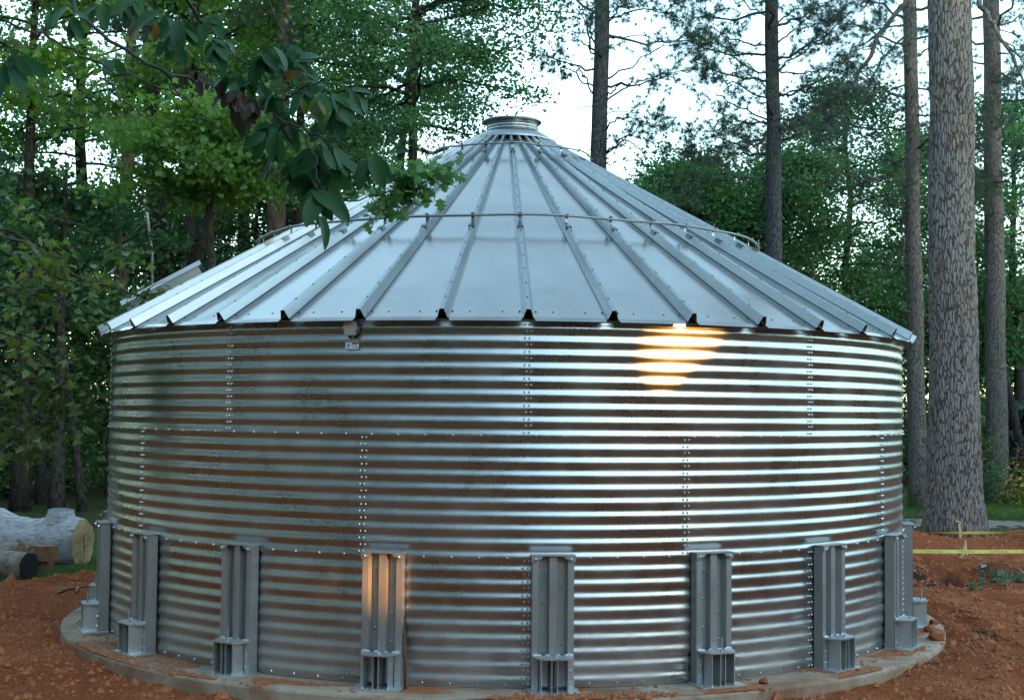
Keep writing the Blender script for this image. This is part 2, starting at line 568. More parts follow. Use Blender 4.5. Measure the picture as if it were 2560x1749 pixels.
# leaf templates: (u along, v across, w up) + polygons
T_RHOMB = (np.array([(0, 0, 0), (.45, -.5, .10), (1, 0, 0), (.45, .5, .10)], float), [(0, 1, 2, 3)])
T_NEEDLE = (np.array([(0, -.5, 0), (1, 0, 0), (0, .5, 0)], float), [(0, 1, 2)])
T_OVAL = (np.array([(0, 0, 0), (.25, -.38, .10), (.6, -.5, .12), (1, 0, 0), (.6, .5, .12), (.25, .38, .10)], float), [(0, 1, 2, 3), (0, 3, 4, 5)])
def _lobed(pts):
    half = pts
    full = half + [(u, -v) for u, v in half[::-1] if abs(v) > 1e-6]
    return np.array([(u, v, abs(v) * .25) for u, v in full], float), [tuple(range(len(full)))]
T_MAPLE = _lobed([(0, 0), (-.06, .22), (.10, .50), (.24, .20), (.48, .60), (.54, .20), (.74, .24), (1, 0)])
T_LOBE = _lobed([(0, 0), (.12, .12), (.25, .42), (.38, .16), (.55, .50), (.66, .18), (.82, .28), (1, 0)])

def leaf_mesh(name, tmpl, C, D, N, L, Wd, mats):
    T, polys = tmpl
    n, k = len(C), len(T)
    D = D / (np.linalg.norm(D, axis=1, keepdims=True) + 1e-9)
    Sd = np.cross(N, D)
    Sd /= (np.linalg.norm(Sd, axis=1, keepdims=True) + 1e-9)
    Nn = np.cross(D, Sd)
    L = np.broadcast_to(np.asarray(L, float), (n,))
    Wd = np.broadcast_to(np.asarray(Wd, float), (n,))
    P = (C[:, None, :] + D[:, None, :] * (T[None, :, 0, None] * L[:, None, None])
         + Sd[:, None, :] * (T[None, :, 1, None] * Wd[:, None, None])
         + Nn[:, None, :] * (T[None, :, 2, None] * Wd[:, None, None]))
    me = bpy.data.meshes.new(name)
    me.vertices.add(n * k)
    me.vertices.foreach_set('co', P.reshape(-1).astype(np.float32))
    per = np.concatenate([np.array(p) for p in polys])
    li = (np.arange(n)[:, None] * k + per[None, :]).reshape(-1)
    me.loops.add(len(li))
    me.loops.foreach_set('vertex_index', li.astype(np.int32))
    sizes = np.tile(np.array([len(p) for p in polys]), n)
    me.polygons.add(len(sizes))
    starts = np.concatenate([[0], np.cumsum(sizes)[:-1]])
    me.polygons.foreach_set('loop_start', starts.astype(np.int32))
    try:
        me.polygons.foreach_set('loop_total', sizes.astype(np.int32))
    except Exception:
        pass
    me.materials.append(mats)
    me.update(calc_edges=True)
    me.validate()
    return me

def rnd_dirs(rng, n, zbias=0.0, zs=1.0):
    d = rng.normal(size=(n, 3))
    d[:, 2] = d[:, 2] * zs + zbias
    return d / (np.linalg.norm(d, axis=1, keepdims=True) + 1e-9)

# value noise (numpy)
def vnoise(x, y, seed=0):
    def h(i, j):
        q = np.sin(i * 127.1 + j * 311.7 + seed * 74.7) * 43758.5453
        return q - np.floor(q)
    i, j = np.floor(x), np.floor(y)
    fx, fy = x - i, y - j
    fx, fy = fx * fx * (3 - 2 * fx), fy * fy * (3 - 2 * fy)
    return (h(i, j) * (1 - fx) + h(i + 1, j) * fx) * (1 - fy) + (h(i, j + 1) * (1 - fx) + h(i + 1, j + 1) * fx) * fy
def fbm(x, y, seed=0, o=4):
    a, s, t = 0.5, 0, 0
    for k in range(o):
        s = s + a * vnoise(x, y, seed + k)
        t += a
        x, y, a = x * 2.03, y * 2.03, a * 0.5
    return s / t
def sstep(a, b, x):
    t = np.clip((x - a) / (b - a), 0, 1)
    return t * t * (3 - 2 * t)

# ================================================================== SETTING: ground
GZ = -0.10
PAD_R = 5.03
def ground_h(x, y):
    r = np.sqrt(x * x + y * y)
    z = GZ + 0.10 * (fbm(x * .35, y * .35, 3) - .5) + 0.05 * (fbm(x * 1.7, y * 1.7, 9) - .5) + 0.10 * (fbm(x * 5.0, y * 5.0, 5, 3) - .5)
    th = np.arctan2(x, -y)
    # soil banked against the pad on the right rear
    bank = np.exp(-((r - (PAD_R + .25)) / .35) ** 2) * sstep(R_(38), R_(60), th) * (1 - sstep(R_(120), R_(150), th))
    z = z + bank * 0.085 * (0.5 + fbm(x * 2.3, y * 2.3, 12))
    bank2 = np.exp(-((r - (PAD_R + .5)) / .5) ** 2) * sstep(R_(75), R_(90), th)
    z = z + bank2 * 0.06
    # trench by the pad, right rear
    tr = np.exp(-(((x - 6.5) / .75) ** 2 + ((y - 4.4) / .75) ** 2)) + .9 * np.exp(-(((x - 7.5) / .5) ** 2 + ((y - 5.6) / .8) ** 2))
    z = z - 0.75 * np.clip(tr, 0, 1)
    # heaps of dug soil
    hp = .40 * np.exp(-(((x - 6.7) / 1.5) ** 2 + ((y - 8.6) / .9) ** 2)) + .36 * np.exp(-(((x - 10.0) / 1.1) ** 2 + ((y - 8.6) / .9) ** 2))
    hp = hp + .26 * np.exp(-(((x - 8.6) / .9) ** 2 + ((y - 3.2) / .55) ** 2))
    z = z + .22 * (fbm(x * 2.4, y * 2.4, 57) - .5) * sstep(5.3, 6.2, x) * sstep(1.8, 3.4, y) * (1 - sstep(10.5, 11.5, y))
    z = z + hp * (0.6 + .8 * fbm(x * 1.6, y * 1.6, 21))
    # low ridge at the left edge of the graded soil
    z = z + 0.10 * np.exp(-((y - 1.7 - 1.7 * np.clip(x + 6.8, 0, 2.5)) / .35) ** 2) * sstep(-4.6, -5.6, x) * sstep(-11, -8, x)
    rr_ = np.hypot(x + 2, y + 1) + .25 * (fbm(x * .5, y * .5, 31) - .5)
    for r0 in (7.3, 9.0):
        z = z - .045 * np.exp(-((rr_ - r0) / .14) ** 2) + .03 * np.exp(-((rr_ - r0 - .24) / .10) ** 2) + .03 * np.exp(-((rr_ - r0 + .24) / .10) ** 2)
    far = np.sqrt((x / 1.0) ** 2 + (y) ** 2)
    z = z + 2.5 * sstep(45, 120, far)
    return np.where(r < PAD_R - .1, GZ - .06, z)

def axis(a, b, step, far, k=1.16):
    c = list(np.arange(a, b + 1e-6, step))
    s, v = step, c[-1]
    while v < far:
        s *= k; v += s; c.append(v)
    s, v, l = step, c[0], []
    while v > -far:
        s *= k; v -= s; l.append(v)
    return np.array(l[::-1] + c)
xs, ys = axis(-11, 12.5, .085, 900), axis(-11.5, 14, .085, 900)
GX, GY = np.meshgrid(xs, ys)
GZv = ground_h(GX, GY)
nx, ny = len(xs), len(ys)
me = bpy.data.meshes.new('ground')
P = np.stack([GX, GY, GZv], -1).reshape(-1, 3)
me.vertices.add(len(P)); me.vertices.foreach_set('co', P.reshape(-1).astype(np.float32))
ii, jj = np.meshgrid(np.arange(nx - 1), np.arange(ny - 1))
a = (jj * nx + ii).reshape(-1)
quad = np.stack([a, a + 1, a + nx + 1, a + nx], -1).reshape(-1)
me.loops.add(len(quad)); me.loops.foreach_set('vertex_index', quad.astype(np.int32))
me.polygons.add(len(a)); me.polygons.foreach_set('loop_start', (np.arange(len(a)) * 4).astype(np.int32))
me.polygons.foreach_set('use_smooth', np.ones(len(a), bool))
me.materials.append(M_GROUND)
me.update(calc_edges=True)
x, y = P[:, 0], P[:, 1]
nz = fbm(x * .8, y * .8, 40) - .5
leftlim = 2.0 + 1.7 * np.clip(x + 6.8, 0, 2.5) + nz * .9
dl = 1 - sstep(-.35, .35, y - leftlim)
dr_ = 1 - sstep(11.2, 12.2, y + nz * 2)
dirt = np.where(x < 0, np.maximum(dl, (x > -4.3) * dr_), dr_)
dirt = np.where(y < 0, dirt * (1 - sstep(9.0, 10.8, np.sqrt(x * x * .35 + y * y) + nz * 1.5)), dirt)
dirt = dirt * (1 - sstep(17, 20, np.sqrt(x * x + y * y) + nz * 3))
dark = np.clip(np.exp(-(((x - 6.9) / 1.3) ** 2 + ((y - 5.4) / 1.1) ** 2)) * 2.0, 0, 1) * (.5 + .5 * sstep(.38, .5, fbm(x * 3, y * 3, 8)))  # shade of the trench, painted into the soil colour
for nm, arr in (('dirt', dirt), ('dark', dark)):
    at_ = me.attributes.new(nm, 'FLOAT', 'POINT')
    at_.data.foreach_set('value', arr.astype(np.float32))
link('ground', me, kind='structure', label='bare red soil around the tank turning to forest floor')

# gravel road behind the big pine
mb = MB()
rx = np.linspace(4, 60, 60)
V, F = [], []
for i, xx in enumerate(rx):
    yc = 14.2 + .006 * (xx - 8) ** 2 * .4
    for yy in np.linspace(-1.1, 1.1, 6):
        V.append((xx, yc + yy, float(ground_h(np.array(xx), np.array(yc + yy))) + .03 - .03 * abs(yy)))
for i in range(len(rx) - 1):
    for k in range(5):
        F.append((i * 6 + k, (i + 1) * 6 + k, (i + 1) * 6 + k + 1, i * 6 + k + 1))
mb.add(V, F)
link('gravel_road', mb.mesh('gravel_road', M_GRAVEL, True), kind='structure', label='strip of grey gravel track behind the big pine')

# concrete ring pad (slightly uneven rim)
mb = MB()
n = 180
V, F = [], []
prof = [(4.2, -.06), (4.2, 0), (PAD_R - .03, 0), (PAD_R - .008, -.006), (PAD_R, -.025), (PAD_R + .004, -.30)]
for k in range(n):
    a = 2 * PI * k / n
    w = .006 * math.sin(a * 9) + .004 * math.sin(a * 23 + 1)
    for i, (r, z) in enumerate(prof):
        rr = r + (w if i >= 2 else 0)
        V.append((rr * math.sin(a), -rr * math.cos(a), z))
for k in range(n):
    for i in range(5):
        F.append((k * 6 + i, ((k + 1) % n) * 6 + i, ((k + 1) % n) * 6 + i + 1, k * 6 + i + 1))
mb.add(V, F)
link('concrete_pad', mb.mesh('concrete_pad', M_CONC), kind='structure', label='round concrete footing under the tank')

# ================================================================== TANK
TR, AMP = 4.572, 0.0058
Z1, Z2, ZE = 1.105, 2.146, 3.150
PITCHC = (Z2 - Z1) / 9
DR = 2 * PI / 40
T0, TS, TSM = 0.0418, 0.0919, 0.0399
RE, HE, SLOPE = 4.68, 3.157, 0.577
tank = thing('water_tank', 'round corrugated galvanised steel tank with conical ribbed roof on a concrete pad', 'water tank')

def wall_r(z):
    return TR + AMP * math.cos(2 * PI * (z - Z2) / PITCHC)

def sheet_mesh(z0, z1, off):
    nzs = int(round((z1 - z0) / PITCHC * 12))
    zs = np.linspace(z0, z1, nzs + 1)
    na = 36
    V, F = [], []
    for j, z in enumerate(zs):
        for i in range(na + 1):
            f = i / na
            a = f * (R_(36) + .006)
            r = wall_r(z) + off + .0018 * f
            V.append((r * math.sin(a), -r * math.cos(a), z))
    for j in range(nzs):
        for i in range(na):
            b = j * (na + 1) + i
            F.append((b, b + 1, b + na + 2, b + na + 1))
    mb = MB(); mb.add(V, F)
    return mb.mesh('wall_sheet', M_WALL, True)
rings = [(0.005, Z1 + .022, 0.0, TSM), (Z1 - .022, Z2 + .022, .0022, TSM + 2 * DR), (Z2 - .022, ZE, .0044, TSM)]
for z0, z1, off, th0 in rings:
    ms = sheet_mesh(z0, z1, off)
    for k in range(10):
        link('wall_sheet', ms, tank, rot=(0, 0, th0 + 4 * DR * k))

# wall bolts (one joined part: about 1,500 heads of a few pixels)
mb = MB()
def bolt(mb, th, z, r, rad=.0105, h=.013, m=0):
    c, s_ = math.cos(th), math.sin(th)
    o = np.array([s_, -c, 0]); t = np.array([c, s_, 0]); u = np.array([0, 0, 1.0])
    base = o * r + u * z
    V = []
    for rr, hh in ((rad, 0), (rad * .92, h * .6), (rad * .45, h)):
        for k in range(6):
            a = 2 * PI * k / 6
            V.append(base + t * math.cos(a) * rr + u * math.sin(a) * rr + o * hh)
    F = [(i * 6 + k, i * 6 + (k + 1) % 6, (i + 1) * 6 + (k + 1) % 6, (i + 1) * 6 + k) for i in range(2) for k in range(6)] + [tuple(range(12, 18))]
    mb.add(V, F, m)
for z0, z1, off, th0 in rings:
    for k in range(10):
        th = th0 + 4 * DR * k + .003
        z = z0 + .06
        q = 0
        zz = [Z2 + (j - 40) * PITCHC / 2 + PITCHC * .25 for j in range(80)]
        for z in zz:
            if z0 + .03 < z < z1 - .03:
                sh = .0015 * (1 if int(round(z / PITCHC * 2)) % 2 else -1)
                for d in (-.0045, .0045):
                    bolt(mb, th + d + sh, z, wall_r(z) + off + .001)
for zz, off in ((Z1, .004), (Z2, .006), (.035, .002)):
    for k in range(120):
        th = TSM + k * 2 * PI / 120 + .02
        bolt(mb, th, zz, wall_r(zz) + off)
link('wall_bolts', mb.mesh('wall_bolts', M_BOLT), tank, kind='stuff')

# roof: flat panels between hollow ribs
RT = 0.42
def roof_z(r):
    return HE + (RE - r) * SLOPE
def hb(r):      # half width of a rib at its base
    return .022 + .018 * (r - RT) / (RE - RT)
def ht(r):      # half width of a rib at its top
    return .010 + .009 * (r - RT) / (RE - RT)
def hh(r):
    return .050 + .036 * (r - RT) / (RE - RT)
cs, sn = math.cos(math.atan(SLOPE)), math.sin(math.atan(SLOPE))
def panel_mesh():
    V, F = [], []
    rs = list(np.linspace(RT, RE - .004, 22))
    nc = 6
    for r in rs:
        da = math.asin(hb(r) / r)
        a0, a1 = da, DR - da
        p0 = np.array([r * math.sin(a0), -r * math.cos(a0), roof_z(r)])
        p1 = np.array([r * math.sin(a1), -r * math.cos(a1), roof_z(r)])
        for i in range(nc + 1):
            f = i / nc
            V.append(p0 * (1 - f) + p1 * f)
    # bent-down eave lip, its ends tapered in
    for dz, ins, out in ((-.014, .04, .018), (-.030, .06, .032)):
        for i in range(nc + 1):
            f = i / nc
            f = ins * .6 + f * (1 - 1.2 * ins)
            r = RE - .004
            da = math.asin(hb(r) / r)
            p0 = np.array([(r + out) * math.sin(da), -(r + out) * math.cos(da), HE + dz])
            p1 = np.array([(r + out) * math.sin(DR - da), -(r + out) * math.cos(DR - da), HE + dz])
            V.append(p0 * (1 - f) + p1 * f)
    for j in range(len(rs) + 1):
        for i in range(nc):
            b = j * (nc + 1) + i
            F.append((b, b + nc + 1, b + nc + 2, b + 1))
    mb = MB(); mb.add(V, F)
    return mb.mesh('roof_panel', M_ROOF)
def rib_mesh():
    V, F = [], []
    rs = list(np.linspace(RT, RE + .012, 9))
    for r in rs:
        z = roof_z(r)
        n = np.array([0, -sn, cs])          # outward normal of the slope
        b = np.array([0, -r, z])
        b0, t0, h0 = hb(r) + .004, ht(r), hh(r)
        prof = [(-b0 - .012, .003), (-b0, .004), (-t0, h0), (t0, h0), (b0, .004), (b0 + .012, .003)]
        for (px, pz) in prof:
            V.append(b + np.array([px, 0, 0]) + n * pz)
        for (px, pz) in [(-b0, .0015), (-t0 + .003, h0 - .003), (t0 - .003, h0 - .003), (b0, .0015)]:
            V.append(b + np.array([px, 0, 0]) + n * pz)
    K = 10
    for j in range(len(rs) - 1):
        for i in range(5):
            b = j * K + i
            F.append((b, b + K, b + K + 1, b + 1))
        for i in range(6, 9):
            b = j * K + i
            F.append((b, b + 1, b + K + 1, b + K))
    e = (len(rs) - 1) * K
    F += [(e + 1, e + 6, e + 7, e + 2), (e + 2, e + 7, e + 8, e + 3), (e + 3, e + 8, e + 9, e + 4)]
    mb = MB(); mb.add(V, F)
    return mb.mesh('roof_rib', M_RIB)
pm, rm = panel_mesh(), rib_mesh()
rg = random.Random(5)
for k in range(40):
    link('roof_panel', pm, tank, rot=(0, 0, T0 + DR * k))
    link('roof_rib', rm, tank, rot=(0, 0, T0 + DR * k))
# screws
mb = MB()
def screw(mb, th, r, px, pz, s=.008):
    n = np.array([0, -sn, cs]); u = np.array([0, -cs, -sn]); b = np.array([px, -r, roof_z(r)]) + n * pz
    t = np.array([1.0, 0, 0])
    c, s_ = math.cos(th), math.sin(th)
    V = []
    for hh_, q in ((0, 1), (.006, .7)):
        for i, j in ((-1, -1), (1, -1), (1, 1), (-1, 1)):
            p = b + (t * i + u * j) * s * q + n * hh_
            V.append((c * p[0] - s_ * p[1], s_ * p[0] + c * p[1], p[2]))
    mb.add(V, [(4, 5, 6, 7), (0, 1, 5, 4), (1, 2, 6, 5), (2, 3, 7, 6), (3, 0, 4, 7)])
for k in range(40):
    th = T0 + DR * k
    for r in np.arange(.7, 4.6, .27):
        screw(mb, th, r, .0, hh(r) + .0005, .006)
    for r in (4.58,):
        screw(mb, th, r, -hb(r) - .03, .001)
        screw(mb, th, r, hb(r) + .03, .001)
    for f in (-.14, .14):
        screw(mb, th + DR / 2, 4.575, f, -.02 + .013)
link('roof_screws', mb.mesh('roof_screws', M_DARKSCREW), tank, kind='stuff')

# hoops with clips
def hoop(r, z, tube, cliprange, clip_h):
    mbh = MB()
    N = 160
    pts = []
    V, F = [], []
    for k in range(N):
        a = 2 * PI * k / N
        dz = .006 * math.sin(a * 7 + 1) + .004 * math.sin(a * 13)
        for i in range(8):
            b = 2 * PI * i / 8
            rr = r + tube * math.cos(b)
            V.append((rr * math.sin(a), -rr * math.cos(a), z + dz + tube * math.sin(b)))
    for k in range(N):
        for i in range(8):
            F.append((k * 8 + i, ((k + 1) % N) * 8 + i, ((k + 1) % N) * 8 + (i + 1) % 8, k * 8 + (i + 1) % 8))
    mbh.add(V, F)
    h = link('roof_hoop', mbh.mesh('roof_hoop', M_HOOP, True), tank)
    mc = MB()
    zr = roof_z(r)
    n = np.array([0, -sn, cs]); u = np.array([0, -cs, -sn])
    top = z + .012
    base = np.array([0, -r, zr]) + n * hh(r)
    rotm = Matrix.Rotation(-math.atan(SLOPE), 3, 'X').to_3x3()
    # saddle over the rib, upright plate on its upslope side, small top tab over the pipe
    sd = base + n * .003 + u * .02
    mc.box(sd, (2 * ht(r) + .012, .075, .005), rot=Matrix.Rotation(math.atan(SLOPE), 3, 'X'))
    for sx in (-1, 1):
        mc.box(base + u * .02 - n * .02 + np.array([sx * (ht(r) + .012), 0, 0]), (.004, .07, .045), rot=Matrix.Rotation(math.atan(SLOPE), 3, 'X'))
    hgt = top - base[2] + .02
    mc.box((0, -r + tube + .016, base[2] + hgt / 2 - .012), (.034, .004, hgt))
    mc.box((0, -r - .002, top + .010), (.034, .040, .004))
    cm = mc.mesh('hoop_clip', M_RIB)
    for k in cliprange:
        link('hoop_clip', cm, h, rot=(0, 0, T0 + DR * k))
    return h
hoop(2.99, 4.285, .0135, range(40), .1)
hoop(1.00, 5.405, .011, range(0, 40, 2), .07)

# collar on top
mb = MB()
mb.lathe([(.53, roof_z(.53) + .044), (.535, roof_z(.53) + .062), (.33, 5.735), (.315, 5.745), (.312, 5.772), (.318, 5.776), (.312, 5.780), (.312, 5.81), (.318, 5.814), (.312, 5.818), (.312, 5.835)], 80)
col = link('roof_collar', mb.mesh('roof_collar', M_RIB, True), tank, (.035, 0, 0))
mb = MB()
mb.lathe([(.312, 5.835), (.352, 5.845), (.358, 5.856), (.352, 5.868), (.30, 5.872), (.295, 5.86)], 72)
link('collar_flange', mb.mesh('collar_flange', M_RIB, True), col)
mb = MB()
mb.lathe([(.30, 5.862), (.2, 5.868), (.1, 5.871), (.001, 5.872)], 48)
link('collar_lid', mb.mesh('collar_lid', M_HOOP, True), col)
mb = MB()
for k in range(20):
    bolt(mb, 2 * PI * k / 20, 5.755, .328, .008, .008)
link('collar_bolts', mb.mesh('collar_bolts', M_BOLT), col, kind='stuff')

# hatch near the eave on the far left
th = R_(-80)
mb = MB()
def slope_pt(r, px, h, th):
    b = np.array([px, -r, roof_z(r)]) + np.array([0, -sn, cs]) * h
    c, s_ = math.cos(th), math.sin(th)
    return (c * b[0] - s_ * b[1], s_ * b[0] + c * b[1], b[2])
hv = []
for h in (.0, .19):
    for r, px in ((4.34, -.36), (4.34, .36), (3.55, .33), (3.55, -.33)):
        hv.append(slope_pt(r, px, h, th))
mb.add(hv, [(0, 1, 5, 4), (1, 2, 6, 5), (2, 3, 7, 6), (3, 0, 4, 7)])
ht_ = link('roof_hatch', mb.mesh('roof_hatch', M_RIB), tank)
mb = MB()
lv = []
for h in (.182, .235):
    for r, px in ((4.37, -.38), (4.37, .38), (3.51, .35), (3.51, -.35)):
        lv.append(slope_pt(r, px * (1 if h < .19 else .93), h, th))
mb.add(lv, [(0, 1, 5, 4), (1, 2, 6, 5), (2, 3, 7, 6), (3, 0, 4, 7), (4, 5, 6, 7), (3, 2, 1, 0)])
link('hatch_lid', mb.mesh('hatch_lid', M_ROOF), ht_)

# stiffeners
def strip(path, t):
    pts = [np.array(p) for p in path]
    off = []
    for i, p in enumerate(pts):
        ns = []
        for a_, b_ in ((i - 1, i), (i, i + 1)):
            if a_ >= 0 and b_ < len(pts):
                d = pts[b_] - pts[a_]; d /= np.linalg.norm(d)
                ns.append(np.array([-d[1], d[0]]))
        nn = sum(ns); nn /= np.linalg.norm(nn)
        nn /= max(.4, float(nn @ ns[0]))
        off.append(p + nn * t)
    return pts, off
def extrude_strip(mb, path, t, z0, z1, m=0):
    a_, b_ = strip(path, t)
    n = len(a_)
    V = [(p[0], p[1], z) for z in (z0, z1) for p in a_ + b_]
    F = []
    K = 2 * n
    for i in range(n - 1):
        F += [(i, i + 1, K + i + 1, K + i), (n + i, K + n + i, K + n + i + 1, n + i + 1), (i, n + i, n + i + 1, i + 1), (K + i, K + i + 1, K + n + i + 1, K + n + i)]
    F += [(0, K, K + n, n), (n - 1, 2 * n - 1, K + 2 * n - 1, K + n - 1)]
    mb.add(V, F, m)
path = [(-.178, -.004), (-.178, -.100), (-.126, -.100), (-.106, -.034), (-.044, -.034), (-.032, -.092), (.032, -.092), (.044, -.034), (.106, -.034), (.126, -.100), (.178, -.100), (.178, -.004)]
mb = MB(); extrude_strip(mb, path, .005, .013, 1.126)
mesh_channel = mb.mesh('channel', M_STIFF)
mb = MB()
mb.box((0, -.061, 1.1365), (.376, .118, .009))
for sx in (-1, 1):
    P4 = [(sx * .186, -.106), (sx * .186, -.110)]
    V = []
    for yy in (-.112, -.118):
        V += [(sx * .187, yy, 1.132), (sx * .187, yy, 1.085), (sx * .150, yy, 1.085), (sx * .095, yy, 1.118), (sx * .095, yy, 1.132)]
    F = [tuple(range(5)), tuple(range(9, 4, -1))] + [(i, (i + 1) % 5, 5 + (i + 1) % 5, 5 + i) for i in range(5)]
    mb.add(V, F)
mesh_cap = mb.mesh('top_cap', M_STIFF)
mb = MB()
hexp = [(-.168, -.102), (-.168, -.150), (-.118, -.262), (.118, -.262), (.168, -.150), (.168, -.102)]
mb.prism(hexp, .284, .298)
for x_ in (-.112, -.024, .024, .112):
    mb.box((x_, -.178, .1485), (.008, .148 if abs(x_) > .05 else .14, .271))
mb.box((-.152, -.1075, .165), (.056, .005, .30)); mb.box((.152, -.1075, .165), (.056, .005, .30))
for x_ in (-.075, .075):
    mb.box((x_, -.104, .165), (.066, .004, .25))
for a_, b_ in (((-.166, -.109), (-.10, -.109)), ((-.06, -.109), (-.03, -.1)), ((.03, -.1), (.06, -.109)), ((.10, -.109), (.166, -.109))):
    mb.tube([(a_[0], a_[1], .301), ((a_[0] + b_[0]) / 2, (a_[1] + b_[1]) / 2 - .003, .305), (b_[0], b_[1], .301)], .007, 6, 1)
for x_ in (-.112, .112):
    mb.tube([(x_, -.245, .0145), (x_, -.18, .016), (x_, -.12, .0145)], .007, 6, 1)
    mb.tube([(x_, -.252, .014), (x_, -.254, .03)], .008, 6, 1)
mesh_shoe = mb.mesh('base_shoe', [M_SHOE, M_WELD])
mb = MB(); mb.box((0, -.135, .0065), (.43, .268, .013))
mesh_plate = mb.mesh('base_plate', M_SHOE)
mb = MB()
mb.tube([(.012, -.205, .05), (.012, -.205, .42)], .0075, 8)
mb.tube([(.012, -.205, .298), (.012, -.205, .314)], .016, 6)
mesh_rod = mb.mesh('anchor_rod', M_SHOE)
mb = MB()
def sbolt(x_, y_, z_, r=.011):
    mb.tube([(x_, y_, z_), (x_, y_ - .010, z_), (x_, y_ - .016, z_)], [r, r * .95, r * .4], 6)
    mb.tube([(x_, y_ - .014, z_), (x_, y_ - .026, z_)], [.005, .005], 5)
for z_ in (.975, .735, .49):
    sbolt(-.075, -.039, z_)
for z_ in (.855, .612, .38):
    sbolt(.075, -.039, z_)
for x_ in (-.152, .152):
    sbolt(x_, -.118, 1.108, .012)
    sbolt(x_ * .98, -.111, .17, .008); sbolt(x_ * .98, -.111, .07, .008)
mesh_sb = mb.mesh('stiffener_bolts', M_BOLT)
for k in range(20):
    th = TS + 2 * DR * k
    rr = TR + AMP + .003
    st = link('stiffener', None, tank, (rr * math.sin(th), -rr * math.cos(th), 0.001), (0, 0, th))
    link('channel', mesh_channel, st)
    link('top_cap', mesh_cap, st)
    link('base_shoe', mesh_shoe, st)
    link('base_plate', mesh_plate, st)
    link('anchor_rod', mesh_rod, st)
    link('bolt_heads', mesh_sb, st, kind='stuff')

# level gauge and sticker
p = oncyl(882, 822, TR)
th = math.atan2(p[0], -p[1])
rr = TR + AMP + .008
g = link('level_gauge', None, tank, (rr * math.sin(th), -rr * math.cos(th), 3.062), (0, 0, th))
gp = [(-.046, .063), (.050, .062), (.062, .030), (.066, -.012), (.050, -.012), (.050, -.058), (-.050, -.058), (-.050, -.012), (-.064, -.012), (-.062, .018)]
def front_prism(mb, poly, y0, y1, m=0):
    n = len(poly)
    V = [(x_, y0, z_) for x_, z_ in poly] + [(x_, y1, z_) for x_, z_ in poly]
    F = [tuple(range(n)), tuple(range(2 * n - 1, n - 1, -1))] + [(i, n + i, n + (i + 1) % n, (i + 1) % n) for i in range(n)]
    mb.add(V, F, m)
mb = MB(); front_prism(mb, gp, -.055, -.008)
link('gauge_cover', mb.mesh('gauge_cover', M_GAUGE), g)
mb = MB()
ck = [(.068 * math.cos(a), .062 * math.sin(a) - .005) for a in np.linspace(0, 2 * PI, 24, endpoint=False)]
front_prism(mb, [(x_ + .012, z_) for x_, z_ in ck], -.030, -.006)
mb.tube([(-.022, -.03, -.058), (-.022, -.03, -.085)], .004, 6)
mb.tube([(.02, -.03, -.058), (.02, -.03, -.085)], .004, 6)
mb.tube([(.07, -.018, .02), (.095, -.018, .022)], .009, 8)
link('gauge_body', mb.mesh('gauge_body', M_HOOP), g)
p = oncyl(882, 864, TR)
th = math.atan2(p[0], -p[1])
zst = float(p[2])
stk = link('warning_sticker', None, tank, (rr * math.sin(th), -rr * math.cos(th), zst), (0, 0, th))
mb = MB(); mb.box((0, -.002, 0), (.128, .003, .064))
link('sticker_sheet', mb.mesh('sticker_sheet', M_STICK), stk)
mb = MB()
mb.box((.030, -.0045, .021), (.062, .001, .016), 0)
for i in range(4):
    mb.box((.032, -.0045, .004 - i * .008), (.05 - .006 * (i % 2), .001, .003), 1)
mb.box((-.032, -.0045, .012), (.005, .001, .014), 2)
mb.add([(-.044, -.0045, .006), (-.020, -.0045, .006), (-.032, -.0045, -.010)], [(0, 2, 1)], 2)
for i in range(2):
    mb.box((-.032, -.0045, -.018 - i * .007), (.034, .001, .003), 1)
link('sticker_print', mb.mesh('sticker_print', [M_REDPRINT, M_GREYPRINT, M_BLACK]), stk)

# ================================================================== TREES
rngG = np.random.default_rng(11)

def bez(p0, p1, p2, n):
    t = np.linspace(0, 1, n)[:, None]
    return (1 - t) ** 2 * p0 + 2 * t * (1 - t) * p1 + t * t * p2

def wiggle(rng, pts, amp):
    q = np.array(pts, float).copy()
    n = len(q)
    q[1:] += rng.normal(size=(n - 1, 3)) * amp
    return q

def trunk_path(base, top, n, rng, amp):
    t = np.linspace(0, 1, n)[:, None]
    p = np.array(base) * (1 - t) + np.array(top) * t
    return wiggle(rng, p, amp)

